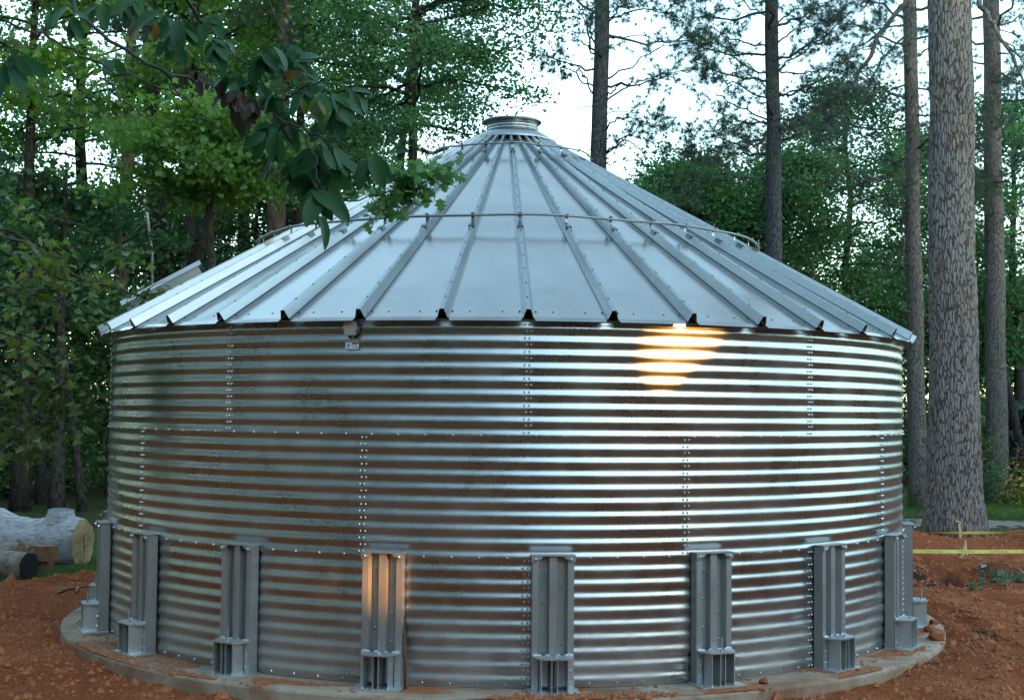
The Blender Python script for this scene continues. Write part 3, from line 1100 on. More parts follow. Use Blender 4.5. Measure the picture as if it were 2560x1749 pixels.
def leafy(name, label, base, H, r0, top_off=(0, 0), crown=(4, 14), rad=3.0, nlimb=14, sub=4, per=120, cl=.55, leaf=(.12, .09),
          tm=T_RHOMB, lm=None, bm=None, seed=1, group=None, cat='tree', droop=.1, flat=.55, skip=None, limb_r=.05, elev=(.1, .6), top_lean=None):
    rng = np.random.default_rng(seed)
    root = thing(name, label, cat, base, 0, group)
    tp = trunk_path((0, 0, -.15), (top_off[0], top_off[1], H), 12, rng, r0 * .25)
    tr = [r0 * (1.25 if i == 0 else 1) * (1 - .8 * i / 11) for i in range(12)]
    mb = MB(); mb.tube(tp, tr, 10)
    C, D = [], []
    for k in range(nlimb):
        f = (k + rng.random()) / nlimb
        z = crown[0] + (min(crown[1], H) - crown[0]) * f
        u = z / H
        base_p = np.array([np.interp(z, tp[:, 2], tp[:, i]) for i in range(3)])
        az = k * 2.399 + rng.normal() * .4
        e = elev[0] + (elev[1] - elev[0]) * f + rng.normal() * .12
        env = math.sin(PI * min(.98, .18 + .78 * f)) ** .7
        L = rad * env * (.75 + .5 * rng.random())
        d = np.array([math.cos(az) * math.cos(e), math.sin(az) * math.cos(e), math.sin(e)])
        end = base_p + d * L - np.array([0, 0, droop * L])
        mid = base_p + d * L * .55 + np.array([0, 0, .08 * L])
        lp = wiggle(rng, bez(base_p, mid, end, 7), L * .02)
        lr = limb_r * (1.1 - .5 * f)
        mb.tube(lp, [lr * (1 - .75 * i / 6) for i in range(7)], 5, cap=False)
        for s in range(sub):
            t = .3 + .7 * (s + rng.random()) / sub
            sp = np.array([np.interp(t * 6, range(7), lp[:, i]) for i in range(3)])
            sd = d * .6 + rng.normal(size=3) * np.array([.7, .7, .35])
            sd /= np.linalg.norm(sd)
            sl_ = L * .38 * (.6 + .7 * rng.random())
            se = sp + sd * sl_ - np.array([0, 0, droop * sl_])
            q = wiggle(rng, bez(sp, (sp + se) / 2 + np.array([0, 0, .06 * sl_]), se, 4), sl_ * .03)
            mb.tube(q, [lr * .32, lr * .24, lr * .16, lr * .06], 4, cap=False)
            C.append(q[2]); C.append(q[3]); C.append(q[1])
    C = np.array(C)
    n = len(C)
    per_ = rng.integers(int(per * .3), int(per * 1.2), n)
    idx = np.repeat(np.arange(n), per_)
    m = len(idx)
    g = rng.normal(size=(m, 3)) * np.array([cl, cl, cl * flat])
    P = C[idx] + g
    keep = P[:, 2] > .05
    if skip is not None:
        keep &= ~skip(P + np.array(base))
    P = P[keep]
    m = len(P)
    D = rnd_dirs(rng, m, -.25, .6)
    N = rnd_dirs(rng, m, .9, 1.0)
    L = leaf[0] * rng.uniform(.65, 1.3, m)
    link('trunk', mb.mesh('trunk', bm or M_BARK_DARK, True), root)
    link('crown', leaf_mesh('crown', tm, P, D, N, L, L * leaf[1] / leaf[0], lm or M_DARK), root)
    return root

# needle tufts along a set of branch points
def tufts(rng, pts, dirs, n_need=22, L=.19, w=.007):
    n = len(pts)
    idx = np.repeat(np.arange(n), n_need)
    C = pts[idx] + rng.normal(size=(len(idx), 3)) * .012
    D = dirs[idx] * .75 + rnd_dirs(rng, len(idx)) * .85
    N = rnd_dirs(rng, len(idx))
    Ls = L * rng.uniform(.7, 1.15, len(idx))
    return C, D, N, Ls, np.full(len(idx), w)

def pine(name, label, px_base, Y, pts_px, widths, bm, branches=(), seed=1, group=None, auto=None, top_z=22.0, flare=1.2, nseg=14, res=26, needle_m=None, base_z=None):
    """trunk through photo points (px,py) at depth Y; branches = list of dicts"""
    rng = np.random.default_rng(seed)
    dd = dist_of(Y)
    P = [at(px, py, Y) for px, py in pts_px]
    Pz = np.array([p[2] for p in P]); Px = np.array([p[0] for p in P]); Wr = np.array(widths) / FPX * dd / 2
    o = np.argsort(Pz)
    Pz, Px, Wr = Pz[o], Px[o], Wr[o]
    slope = (Px[-1] - Px[0]) / (Pz[-1] - Pz[0])
    gz = GZ
    bx = Px[0] + slope * (gz - Pz[0])
    root = thing(name, label, 'tree', (bx, Y, gz), 0, group)
    zs = np.linspace(-.15, top_z, res)
    pts, rad = [], []
    for z in zs:
        zz = z + gz
        if zz < Pz[0]: x = Px[0] + slope * (zz - Pz[0])
        elif zz > Pz[-1]: x = Px[-1] + slope * (zz - Pz[-1])
        else: x = np.interp(zz, Pz, Px)
        r = np.interp(zz, Pz, Wr)
        if zz > Pz[-1]: r = Wr[-1] * max(.08, 1 - (zz - Pz[-1]) / (top_z - Pz[-1]) * .95)
        r *= 1 + (flare - 1) * math.exp(-max(0, z) / .55)
        pts.append((x - bx + .015 * math.sin(z * 1.3 + seed), .015 * math.cos(z * 1.7), z)); rad.append(r)
    pts = np.array(pts)
    mb = MB()
    wv = np.random.default_rng(seed).uniform(.96, 1.04, (res, nseg))
    mb.tube(pts, rad, nseg, wob=lambda i, k: wv[i, k])
    # dead branch stubs on the trunk
    for k in range(10):
        z = rng.uniform(1.5, top_z * .6); az = rng.uniform(0, 2 * PI)
        c = np.array([np.interp(z, pts[:, 2], pts[:, i]) for i in range(3)]); r = np.interp(z, zs, rad)
        d = np.array([math.cos(az), math.sin(az), rng.uniform(-.1, .4)])
        L = rng.uniform(.15, .9) + r
        q = wiggle(rng, bez(c, c + d * L * .5, c + d * L + np.array([0, 0, -.1 * L]), 4), .02)
        mb.tube(q, [.02, .014, .01, .004], 4, cap=False)
    C, D = [], []
    bl = [dict(b) for b in branches]
    if auto:
        z0, z1, nb, L0, L1 = auto
        for k in range(nb):
            f = (k + rng.random()) / nb
            z = z0 + (z1 - z0) * f
            az = k * 2.399 + rng.normal() * .5
            bl.append(dict(z=z, az=az, L=(L0 + (L1 - L0) * f) * rng.uniform(.7, 1.2), e=rng.uniform(-.15, .45), dens=1.0))
    for b in bl:
        if 'path' in b:
            q = np.array([at(px, py, Y + dy) for px, py, dy in b['path']]) - np.array([bx, Y, gz])
            tt = np.linspace(0, len(q) - 1, 4 * len(q))
            q = np.stack([np.interp(tt, range(len(q)), q[:, i]) for i in range(3)], -1)
            q = wiggle(rng, q, .03)
            L = np.linalg.norm(np.diff(q, axis=0), axis=1).sum()
            br = b.get('r', .035)
        else:
            c = np.array([np.interp(b['z'], pts[:, 2], pts[:, i]) for i in range(3)])
            e, az, L = b['e'], b['az'], b['L']
            d = np.array([math.cos(az) * math.cos(e), math.sin(az) * math.cos(e), math.sin(e)])
            end = c + d * L + np.array([0, 0, .10 * L])
            mid = c + d * L * .5 - np.array([0, 0, .10 * L])
            q = wiggle(rng, bez(c, mid, end, 9), L * .02)
            br = b.get('r', .012 + .009 * L)
        n = len(q)
        mb.tube(q, [1.25 * br * (1 - .75 * i / (n - 1)) for i in range(n)], 5, cap=False)
        nsub = int(.8 * b.get('nsub', 3 + L * 3.2))
        dens = b.get('dens', 1.0)
        t0_ = b.get('t0', .3)
        for s in range(nsub):
            t = t0_ + (1 - t0_) * (s + rng.random()) / nsub
            k = t * (n - 1)
            sp = np.array([np.interp(k, range(n), q[:, i]) for i in range(3)])
            tg = q[min(n - 1, int(k) + 1)] - q[max(0, int(k))]
            tg = tg / (np.linalg.norm(tg) + 1e-6)
            sd = tg * .55 + rng.normal(size=3) * np.array([.6, .6, .38]) + np.array([0, 0, .02])
            sd /= np.linalg.norm(sd)
            sl_ = (.35 + .28 * L * (1 - t * .6)) * rng.uniform(.5, 1.1)
            se = sp + sd * sl_ + np.array([0, 0, .05 * sl_])
            w = wiggle(rng, bez(sp, (sp + se) / 2 - np.array([0, 0, .10 * sl_]), se, 5), sl_ * .04)
            mb.tube(w, [br * .42, br * .32, br * .25, br * .16, .004], 3, cap=False)
            if rng.random() < dens:
                for i in (2, 3, 4):
                    if rng.random() < .95:
                        C.append(w[i]); dv = w[i] - w[i - 1]; D.append(dv / (np.linalg.norm(dv) + 1e-6))
                for _ in range(3):
                    j = rng.integers(1, 5)
                    td = rnd_dirs(rng, 1, .1)[0]
                    e2 = w[j] + td * rng.uniform(.10, .3)
                    mb.tube([w[j], e2], [.005, .003], 3, cap=False)
                    C.append(e2); D.append(td)
    link('trunk', mb.mesh('trunk', bm, True), root)
    if C:
        c_, d_, n_, l_, w_ = tufts(rng, np.array(C), np.array(D), 30, .23, .0085)
        link('crown', leaf_mesh('crown', T_NEEDLE, c_, d_, n_, l_, w_, needle_m or M_NEEDLE), root)
    return root

# --- right hand pines
pine('pine_tree', 'massive pine trunk with thick furrowed bark behind the yellow caution tape', None, 11.0,
     [(2376, 0), (2379, 500), (2384, 1000), (2388, 1290)], [104, 111, 121, 136], M_BARK_BIG,
     [dict(path=[(2431, -20, 0), (2487, 65, -.5), (2535, 150, -.9), (2590, 270, -1.4)], r=.05, dens=.8, nsub=12),
      dict(path=[(2340, -60, 0), (2250, -40, .6), (2150, 20, 1.0)], r=.04, dens=1, nsub=12)], 3, None, None, 24, 1.22, 40, 60)
pine('pine_tree', 'slim pine trunk just right of the massive furrowed pine', None, 20.0,
     [(2478, 0), (2484, 500), (2490, 900), (2492, 1260)], [40, 46, 50, 56], M_BARK, [], 5, None, (7.2, 14, 24, 1.6, 2.6), 20, 1.15, 16)
pine('pine_tree', 'thin straight pine trunk between the roof eave and the massive pine', None, 19.0,
     [(2275, 0), (2284, 600), (2290, 950), (2296, 1255)], [33, 38, 43, 50], M_BARK,
     [dict(nn=1, path=[(2282, -15, 0), (2215, 60, -.4), (2165, 150, -.8), (2130, 220, -1), (2064, 250, -1.2), (2003, 302, -1.5), (1923, 342, -1.7), (1855, 366, -1.9)], r=.06, dens=1, nsub=64, t0=.15),
      dict(path=[(2290, 60, 0), (2200, 150, .5), (2130, 330, .8)], r=.03, dens=1, nsub=10),
      dict(path=[(2275, 560, 0), (2255, 640, -.3), (2262, 700, -.4)], r=.02, dens=0, nsub=5)],
     7, None, (7.6, 14, 24, 1.6, 2.6), 20, 1.15, 16)
def deadp(*p, **k):
    return dict(path=list(p), dens=k.get('dens', .25), nsub=k.get('nsub', 8), r=k.get('r', .02), t0=.25)
pine('pine_tree', 'dark pine with feathery needle branches rising behind the right roof slope', None, 14.0,
     [(1930, 0), (1932, 300), (1936, 640)], [33, 36, 42], M_BARK_BLUE,
     [deadp((1930, 120, 0), (1860, 110, -.5), (1780, 70, -1), (1700, 90, -1.2), dens=1, nsub=20),
      deadp((1930, 190, 0), (1860, 165, .3), (1790, 95, .3), (1730, 110, .2), dens=1, nsub=16),
      deadp((1930, 250, 0), (1850, 215, -.4), (1800, 200, -.6), (1740, 170, -.8), dens=.9, nsub=16),
      deadp((1930, 305, 0), (1850, 270, -.4), (1790, 240, -.6), (1755, 220, -.8), dens=.7, nsub=12),
      deadp((1930, 300, 0), (1860, 310, -.3), (1790, 325, -.6), (1720, 330, -.8), dens=1, nsub=18),
      deadp((1925, 355, 0), (1860, 365, -.4), (1800, 350, -.8), (1730, 345, -1), dens=1, nsub=20),
      deadp((1925, 390, 0), (1860, 385, .4), (1790, 380, .6), (1690, 385, .8), dens=.9, nsub=14),
      deadp((1932, 440, 0), (1850, 440, -.4), (1760, 445, -.8), (1670, 470, -1), dens=.8, nsub=14),
      deadp((1935, 110, 0), (1985, 75, -.4), (2040, 60, -.7), (2110, 40, -1), dens=1, nsub=18),
      deadp((1935, 180, 0), (1990, 185, .4), (2060, 170, .8), (2130, 190, 1), dens=1, nsub=18),
      deadp((1935, 185, 0), (1975, 150, -.4), (2040, 110, -.8), (2100, 100, -1), dens=1, nsub=16),
      deadp((1935, 250, 0), (1985, 225, .2), (2050, 230, .4), (2120, 250, .4), dens=1, nsub=16),
      deadp((1935, 295, 0), (2000, 300, -.4), (2060, 330, -.5), (2100, 380, -.6), dens=.9, nsub=14),
      deadp((1930, 60, 0), (1880, 20, .6), (1820, -10, 1), (1760, 0, 1.2), dens=1, nsub=18),
      deadp((1935, 60, 0), (1990, 25, .6), (2060, 10, 1), (2120, -20, 1.2), dens=1, nsub=16)],
     9, None, (8.6, 14, 16, 1.8, 2.8), 19, 1.1, 16)
pine('pine_tree', 'tall dark pine with bare dead branches against the open sky', None, 13.0,
     [(1505, 0), (1500, 250), (1497, 420)], [38, 39, 42], M_BARK_BLUE,
     [deadp((1515, 60, 0), (1560, 10, -.2), (1600, -25, -.3), dens=.9, nsub=14),
      deadp((1520, 55, 0), (1590, 20, .3), (1660, 30, .5), (1700, 0, .6), dens=1, nsub=22),
      deadp((1515, 200, 0), (1580, 170, -.4), (1650, 115, -.7), (1715, 75, -1), nsub=10, dens=.08),
      deadp((1518, 250, 0), (1580, 210, -.4), (1630, 190, -.6), (1750, 190, -.9), nsub=12, dens=.5),
      deadp((1518, 240, 0), (1545, 215, -.4), (1560, 203, -.5), nsub=2, dens=0),
      deadp((1515, 320, 0), (1545, 298, -.3), (1600, 298, -.5), (1650, 330, -.8), nsub=16, dens=.9),
      deadp((1515, 385, 0), (1550, 350, -.3), (1600, 320, -.5), (1660, 310, -.7), nsub=14, dens=.9),
      deadp((1515, 385, 0), (1560, 350, .3), (1610, 380, .5), (1720, 388, .8), nsub=12, dens=.5),
      deadp((1490, 120, 0), (1470, 60, -.2), (1450, 0, -.3), nsub=6, dens=.2),
      deadp((1488, 240, 0), (1440, 180, -.3), (1390, 155, -.5), nsub=8, dens=.1),
      deadp((1488, 225, 0), (1450, 175, .3), (1415, 150, .5), nsub=6, dens=.15),
      deadp((1488, 135, 0), (1450, 100, -.4), (1425, 70, -.6), nsub=6, dens=.2),
      deadp((1515, 95, 0), (1560, 90, .3), (1640, 95, .6), nsub=10, dens=.25)],
     13, None, (9.3, 15, 12, 1.6, 2.4), 20, 1.1, 16)

# --- trunks on the left
pine('pine_tree', 'straight reddish conifer trunk left of the pale dead snag', None, 20.0,
     [(327, 150), (318, 380), (300, 760)], [27, 30, 36], M_BARK_RED, [], 21, None, (8, 14, 10, 1.5, 2.3), 18, 1.1, 14)
pine('ivy_clad_tree', 'dark trunk clothed in leaves right behind the pale dead snag', None, 24.0,
     [(376, 180), (385, 400), (398, 700)], [40, 44, 48], M_BARK_DARK, [], 22, None, (10, 15, 8, 1.5, 2.3), 18, 1.1, 14)
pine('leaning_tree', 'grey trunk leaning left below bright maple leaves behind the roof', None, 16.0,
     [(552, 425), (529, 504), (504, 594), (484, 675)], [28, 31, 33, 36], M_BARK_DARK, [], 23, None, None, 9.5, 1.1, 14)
pine('pine_tree', 'thick reddish trunk partly hidden behind the hanging madrone leaves', None, 18.0,
     [(705, 200), (700, 330), (690, 540)], [40, 42, 46], M_BARK_RED, [], 24, None, (10, 15, 8, 1.5, 2.3), 18, 1.1, 14)
# pale snag
mb = MB()
sn_p = [at(px, py, 17.0) for px, py in ((342, 380), (350, 435), (358, 480), (369, 545), (380, 630), (380, 690), (384, 800), (384, 1000))]
bx_ = sn_p[-1].copy(); bx_[2] = GZ
pp = [np.array(p_) - bx_ for p_ in sn_p] + [np.array([0, 0, -.1])]
mb.tube(pp, [.025, .038, .042, .04, .036, .036, .04, .045, .05], 8)
for s_, e_ in (((369, 545), (330, 590)), ((375, 575), (400, 560)), ((350, 440), (305, 434)), ((380, 630), (430, 600))):
    a_, b_ = at(*s_, 17.0) - bx_, at(*e_, 16.8) - bx_
    mb.tube([a_, (a_ + b_) / 2 + np.array([0, 0, .05]), b_], [.016, .011, .005], 5)
sng = thing('dead_snag', 'pale bare dead snag standing between two dark trunks on the left', 'dead tree', bx_)
link('trunk', mb.mesh('trunk', M_BARK_WHITE, True), sng)

# --- leafy trees; helper places one by photo pixels
def tree_px(name, label, px, Y, top_py, bot_py, wpx, seed, lm, bm=M_BARK_DARK, **k):
    dd = dist_of(Y)
    b = at(px, 900, Y)
    zt = at(px, top_py, Y)[2]; zb = at(px, bot_py, Y)[2]
    rad = wpx / FPX * dd / 2
    H = max(zt + .3, 4)
    a = dict(crown=(max(.6, zb), zt), rad=rad, seed=seed, lm=lm, bm=bm, r0=.13 + .006 * H)
    a.update(k)
    r0 = a.pop('r0')
    return leafy(name, label, (b[0], Y, GZ), H - GZ, r0, **a)

# oak with dark fine leaves over the roof peak
tree_px('oak_tree', 'tall oak with fine dark green leaves standing behind the roof peak', 1028, 16, -700, 360, 760, 31, M_OAK,
        nlimb=58, sub=6, per=75, cl=.34, leaf=(.12, .07), r0=.17, flat=.5, limb_r=.05, elev=(-.05, .5))
tree_px('leaning_oak_tree', 'dark forked oak leaning right beside the hanging madrone leaves', 900, 21, -560, 300, 420, 32, M_OAK,
        nlimb=36, sub=5, per=85, cl=.36, leaf=(.12, .07), r0=.17, top_off=(2.2, 0), limb_r=.06)
# maples, upper left
tree_px('maple_tree', 'tall light green maple filling the upper sky on the left', 60, 15, -260, 360, 520, 33, M_LIME,
        nlimb=20, sub=4, per=40, cl=.42, leaf=(.15, .14), tm=T_MAPLE, limb_r=.05, flat=.4)
tree_px('maple_tree', 'light green maple with sky showing through beside the reddish conifer trunk', 470, 19, -260, 260, 520, 34, M_LIME,
        nlimb=20, sub=4, per=42, cl=.45, leaf=(.15, .14), tm=T_MAPLE, limb_r=.05, flat=.4)
tree_px('maple_tree', 'yellow green maple behind the left roof slope below the madrone', 520, 12, 290, 470, 360, 35, M_LIME,
        nlimb=17, sub=5, per=48, cl=.40, leaf=(.13, .12), tm=T_MAPLE, limb_r=.035, flat=.38, elev=(-.1, .35))
tree_px('maple_tree', 'pale green maple crown above the thick reddish trunk', 740, 22, -260, 250, 420, 36, M_LIME,
        nlimb=18, sub=4, per=50, cl=.5, leaf=(.15, .14), tm=T_MAPLE, limb_r=.05, flat=.45)
tree_px('maple_tree', 'bushy maple at the left edge below the sky gap', 150, 16, 480, 800, 480, 37, M_DARK,
        nlimb=16, sub=4, per=50, cl=.38, leaf=(.14, .13), tm=T_MAPLE, limb_r=.04, flat=.45)
tree_px('maple_tree', 'tall thin leaved tree farther back at the upper left corner', 190, 27, -620, 420, 620, 38, M_OAK,
        nlimb=52, sub=6, per=95, cl=.42, leaf=(.13, .10), limb_r=.05, flat=.5)
tree_px('maple_tree', 'tall thin leaved tree farther back behind the dead snag', 600, 29, -620, 420, 520, 39, M_MAPLE,
        nlimb=52, sub=6, per=92, cl=.42, leaf=(.13, .10), limb_r=.05, flat=.5)
# dense dark understorey trees, left
for i, (px, Y, t, b, w, sd, lab) in enumerate([
        (40, 20, 560, 1150, 420, 41, 'dark bushy tree at the left edge behind the grey log'),
        (190, 24, 520, 1180, 420, 42, 'dense dark tree behind the tank wall left of the roof eave'),
        (430, 27, 480, 900, 420, 43, 'dark leafy tree low behind the leaning grey trunk'),
        (640, 25, 420, 800, 380, 44, 'dark leafy tree low behind the thick reddish trunk'),
        (860, 28, 330, 700, 360, 45, 'dark leafy tree low behind the roof hoop clips')]):
    tree_px('understorey_tree', lab, px, Y, t, b, w, sd, M_DARK, nlimb=28, sub=5, per=100, cl=.48, leaf=(.14, .085), flat=.6, elev=(-.2, .4))
# right side leafy trees
for i, (px, Y, t, b, w, sd, lm, lab) in enumerate([
        (2120, 27, 235, 760, 430, 51, M_DARK, 'rounded dark green tree between the feathery pine and the thin pine'),
        (1960, 25, 400, 800, 360, 52, M_DARK, 'dark green tree behind the base of the feathery pine'),
        (1740, 24, 425, 620, 300, 53, M_OAK, 'light topped bushy tree low behind the right roof slope'),
        (2340, 30, 330, 900, 330, 54, M_DARK, 'dark tree filling the gap beside the massive pine trunk'),
        (2540, 29, 255, 900, 330, 55, M_OAK, 'green leafy tree at the right edge of the view'),
        (1640, 30, 470, 640, 220, 56, M_DARK, 'low dark treetop above the roof under the open sky'),
        (2220, 33, 640, 1180, 420, 57, M_DARK, 'shadowy bush tree behind the thin pine below the eave'),
        (2500, 34, 700, 1180, 420, 58, M_DARK, 'shadowy bush tree low behind the slim right pine')]):
    tree_px('understorey_tree', lab, px, Y, t, b, w, sd, lm, nlimb=28, sub=5, per=84, cl=.44, leaf=(.14, .085), flat=.6, elev=(-.15, .45))

# dark trunks low on the left
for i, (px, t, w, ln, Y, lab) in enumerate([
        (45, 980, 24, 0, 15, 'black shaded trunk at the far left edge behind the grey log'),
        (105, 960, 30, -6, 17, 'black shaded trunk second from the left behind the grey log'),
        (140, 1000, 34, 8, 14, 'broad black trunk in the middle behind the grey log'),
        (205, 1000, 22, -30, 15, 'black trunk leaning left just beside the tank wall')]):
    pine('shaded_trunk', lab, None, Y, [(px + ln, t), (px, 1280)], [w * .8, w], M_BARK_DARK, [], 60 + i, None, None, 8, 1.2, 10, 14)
pine('leaning_tree', 'thin dark trunk leaning left at the right edge by yellow flowers', None, 24.0,
     [(2512, 940), (2535, 1040), (2562, 1160)], [18, 20, 24], M_BARK_DARK, [], 66, None, None, 6.0, 1.1, 10, 14)

# far-off wood that reads as one mass behind everything
def wood_mass(name, label, n, pos, leaf, lm, seed, skip=None):
    rng = np.random.default_rng(seed)
    P = pos(rng, n)
    if skip is not None:
        pass
    m = len(P)
    D = rnd_dirs(rng, m, -.2, .7)
    L = leaf * rng.uniform(.6, 1.3, m)
    if skip is not None:
        bad = np.zeros(m, bool)
        for f in (0, .5, 1.0):
            bad |= skip(P + D * L[:, None] * f)
        P, D, L = P[~bad], D[~bad], L[~bad]
        m = len(P)
    return link(name, leaf_mesh(name, T_RHOMB, P, D, rnd_dirs(rng, m, .8), L, leaf * .6, lm), kind='stuff', label=label)
def far_pos(rng, n):
    x = rng.uniform(-34, 36, n); y = rng.uniform(30, 46, n)
    px = 1280 + FPX * x / (y + 15.92)
    # lower under the open sky, higher at the sides
    h = np.where(px < 900, 11.0, np.where(px < 1250, 9.0, np.where(px < 1650, 7.0, 8.2))) * (.72 + .55 * fbm(x * .35, y * .2, 77))
    z = h * rng.random(n) ** .8
    return np.stack([x, y, z], -1)
wood_mass('distant_woods', 'far dark mass of leafy woods behind all the trunks', 80000, far_pos, .26, M_DARK, 71)

# wood around the clearing on the camera's side (what the steel mirrors), with one gap for the low sun
us = np.cross(np.array([0, 0, 1.0]), sdir); us /= np.linalg.norm(us)
vs = np.cross(sdir, us)
def uv(P):
    P = np.asarray(P)
    return np.stack([P @ us, P @ vs], -1)
gap_polys = []
gap_polys.append(uv([oncyl(px, py, TR) for px, py in ((1620, 795), (1825, 795), (1722, 905), (1676, 992), (1625, 960))]))
gap_polys.append(uv([oncyl(px, py, TR + .1) for px, py in ((905, 1372), (1030, 1372), (1020, 1505), (905, 1462))]))
gap_polys.append(uv([oncyl(px, py, TR + .1) for px, py in ((905, 1505), (1000, 1500), (990, 1535), (905, 1545))]))
gap_polys.append(uv([oncyl(px, py, TR + .05) for px, py in ((625, 1362), (668, 1362), (664, 1445), (625, 1440))]))
def in_gap(P, pad=.05, pad0=.05):
    q = uv(P)
    hit = np.zeros(len(P), bool)
    for gi, poly in enumerate(gap_polys):
        c = poly.mean(0)
        pad_ = pad0 if gi == 0 else pad
        pol = c + (poly - c) * (1 + pad_ / np.maximum(.05, np.linalg.norm(poly - c, axis=1, keepdims=True)))
        ins = np.zeros(len(P), bool)
        n = len(pol)
        for i in range(n):
            a_, b_ = pol[i], pol[(i + 1) % n]
            cond = (a_[1] > q[:, 1]) != (b_[1] > q[:, 1])
            xi = (b_[0] - a_[0]) * (q[:, 1] - a_[1]) / (b_[1] - a_[1] + 1e-12) + a_[0]
            ins ^= cond & (q[:, 0] < xi)
        hit |= ins
    return hit
def ring_pos(rng, n):
    a = rng.uniform(-2.62, 2.62, n)              # azimuth from -Y to +X
    r = rng.uniform(29, 42, n)
    h = (8.5 + 13.0 * (1 - sstep(-.5, .5, a))) * (1 - .55 * sstep(2.2, 2.35, np.abs(a))) * (1 - .35 * sstep(1.2, 1.6, a)) * (.7 + .6 * fbm(a * 6, r * .1, 88))
    z = h * rng.random(n) ** np.where(a < -.5, .9, 1.15)
    return np.stack([r * np.sin(a), -r * np.cos(a), z], -1)
wood_mass('clearing_edge_woods', 'wood closing the clearing on the near side', 230000, ring_pos, .55, M_CONIFER, 72, lambda P: in_gap(P, .08, .02))
def sun_pos(rng, n):  # unseen wood added to keep the low sun off the clearing
    a = rng.uniform(.35, 1.4, n)
    r = rng.uniform(36, 43, n)
    h = 10.5 * (.85 + .3 * fbm(a * 9, r * .1, 89))
    return np.stack([r * np.sin(a), -r * np.cos(a), h * rng.random(n)], -1)
wood_mass('low_sunblock_woods', 'dense unseen low wood added to block the low sun', 200000, sun_pos, .50, M_CONIFER, 73, lambda P: in_gap(P, .06, .0))
def tall_pos(rng, n):  # unseen far wood, added tall enough to block sun from the upper crowns
    a = rng.uniform(.55, 1.32, n)
    r = rng.uniform(86, 104, n)
    h = 28.0 * (.88 + .24 * fbm(a * 20, r * .05, 87))
    return np.stack([r * np.sin(a), -r * np.cos(a), h * rng.random(n)], -1)
wood_mass('tall_sunblock_woods', 'tall unseen far wood added to block the low sun', 150000, tall_pos, .85, M_CONIFER, 74, lambda P: in_gap(P, .5, .5))

# ================================================================== near foliage
# big-leaf madrone hanging in from the upper left
def oval_leaf(name, m, curl):
    mb = MB()
    us_ = np.linspace(0, 1, 9)
    V, F = [], []
    for i, u in enumerate(us_):
        w = .30 * math.sin(PI * min(1, u * .98 + .01)) ** .6 * (1.0 - .12 * u)
        if i == 0: w = .02
        if i == 8: w = .01
        for s_ in (-1, -.5, 0, .5, 1):
            V.append((s_ * w * .5 * 1.6, -u, -curl * u * u * .35 + abs(s_) * w * .22))
    for i in range(8):
        for k in range(4):
            b = i * 5 + k
            F.append((b, b + 1, b + 6, b + 5))
    mb.add(V, F)
    return mb.mesh(name, m, True)
LM = {k: [oval_leaf('leaf', m, c) for c in (.2, .6, 1.1)] for k, m in (('g', M_ML), ('l', M_ML_LIGHT), ('o', M_ML_ORANGE), ('b', M_ML_BROWN))}
MY = -11.3
def mpt(px, py, dy=0.0):
    return at(px, py, MY + dy)
mad = thing('madrone_tree', 'madrone with big glossy oval leaves hanging in front of the roof', 'tree', (-3.3, -10.6, GZ))
mo = np.array([-3.3, -10.6, GZ])
mb = MB()
tk = np.array([(0, 0, -.1), (.05, 0, 1.2), (.1, -.1, 2.6), (.25, -.2, 4.0), (.3, -.3, 5.6)])
mb.tube(tk, [.17, .14, .12, .09, .05], 10)
link('trunk', mb.mesh('trunk', M_MADRONE, True), mad)
limbs = [
    ([(165, -10), (260, 95), (400, 170), (520, 215), (620, 255), (690, 290), (770, 330)], .021),
    ([(10, 60), (120, 95), (240, 160), (380, 210), (480, 250)], .014),
    ([(455, -10), (500, 50), (545, 100), (600, 150), (680, 165)], .018),
    ([(620, 255), (700, 250), (760, 220), (830, 190)], .012),
    ([(690, 290), (760, 340), (790, 400), (800, 470)], .010),
    ([(770, 330), (850, 360), (930, 410)], .009),
    ([(240, 160), (300, 250), (420, 330), (520, 410)], .007),
    ([(120, 95), (90, 40), (60, -10)], .009),
    ([(0, 115), (60, 160), (120, 230), (200, 300)], .008),
    ([(400, 170), (470, 260), (560, 330), (620, 350)], .006),
    ([(0, 380), (80, 440), (200, 520)], .006),
]
mb = MB()
rg = np.random.default_rng(3)
for pth, r in limbs:
    q = np.array([mpt(px, py, .25 * math.sin(px * .013)) for px, py in pth]) - mo
    if pth[0][1] < 0 or pth[0][0] <= 10:
        q = np.vstack([[tk[3] + (0, 0, .2), (tk[3] + q[0]) / 2 + np.array([0, 0, .35])], q])
    tt = np.linspace(0, len(q) - 1, 5 * len(q))
    q = np.stack([np.interp(tt, range(len(q)), q[:, i]) for i in range(3)], -1)
    q = wiggle(rg, q, .006)
    mb.tube(q, [.42 * r * (1 - .55 * i / (len(q) - 1)) for i in range(len(q))], 7)
link('limbs', mb.mesh('limbs', M_MADRONE, True), mad)
def put_leaf(kind, base, d, nrm, L, curl):
    d = Vector(d).normalized(); nrm = Vector(nrm)
    y = -d
    x = y.cross(nrm)
    if x.length < 1e-3: x = y.orthogonal()
    x.normalize(); z = x.cross(y)
    m3 = Matrix((x, y, z)).transposed() * float(L)
    o = link('leaf', LM[kind][curl], mad)
    mw = m3.to_4x4(); mw.translation = Vector([float(v) for v in (base - mo)])
    o.matrix_local = mw
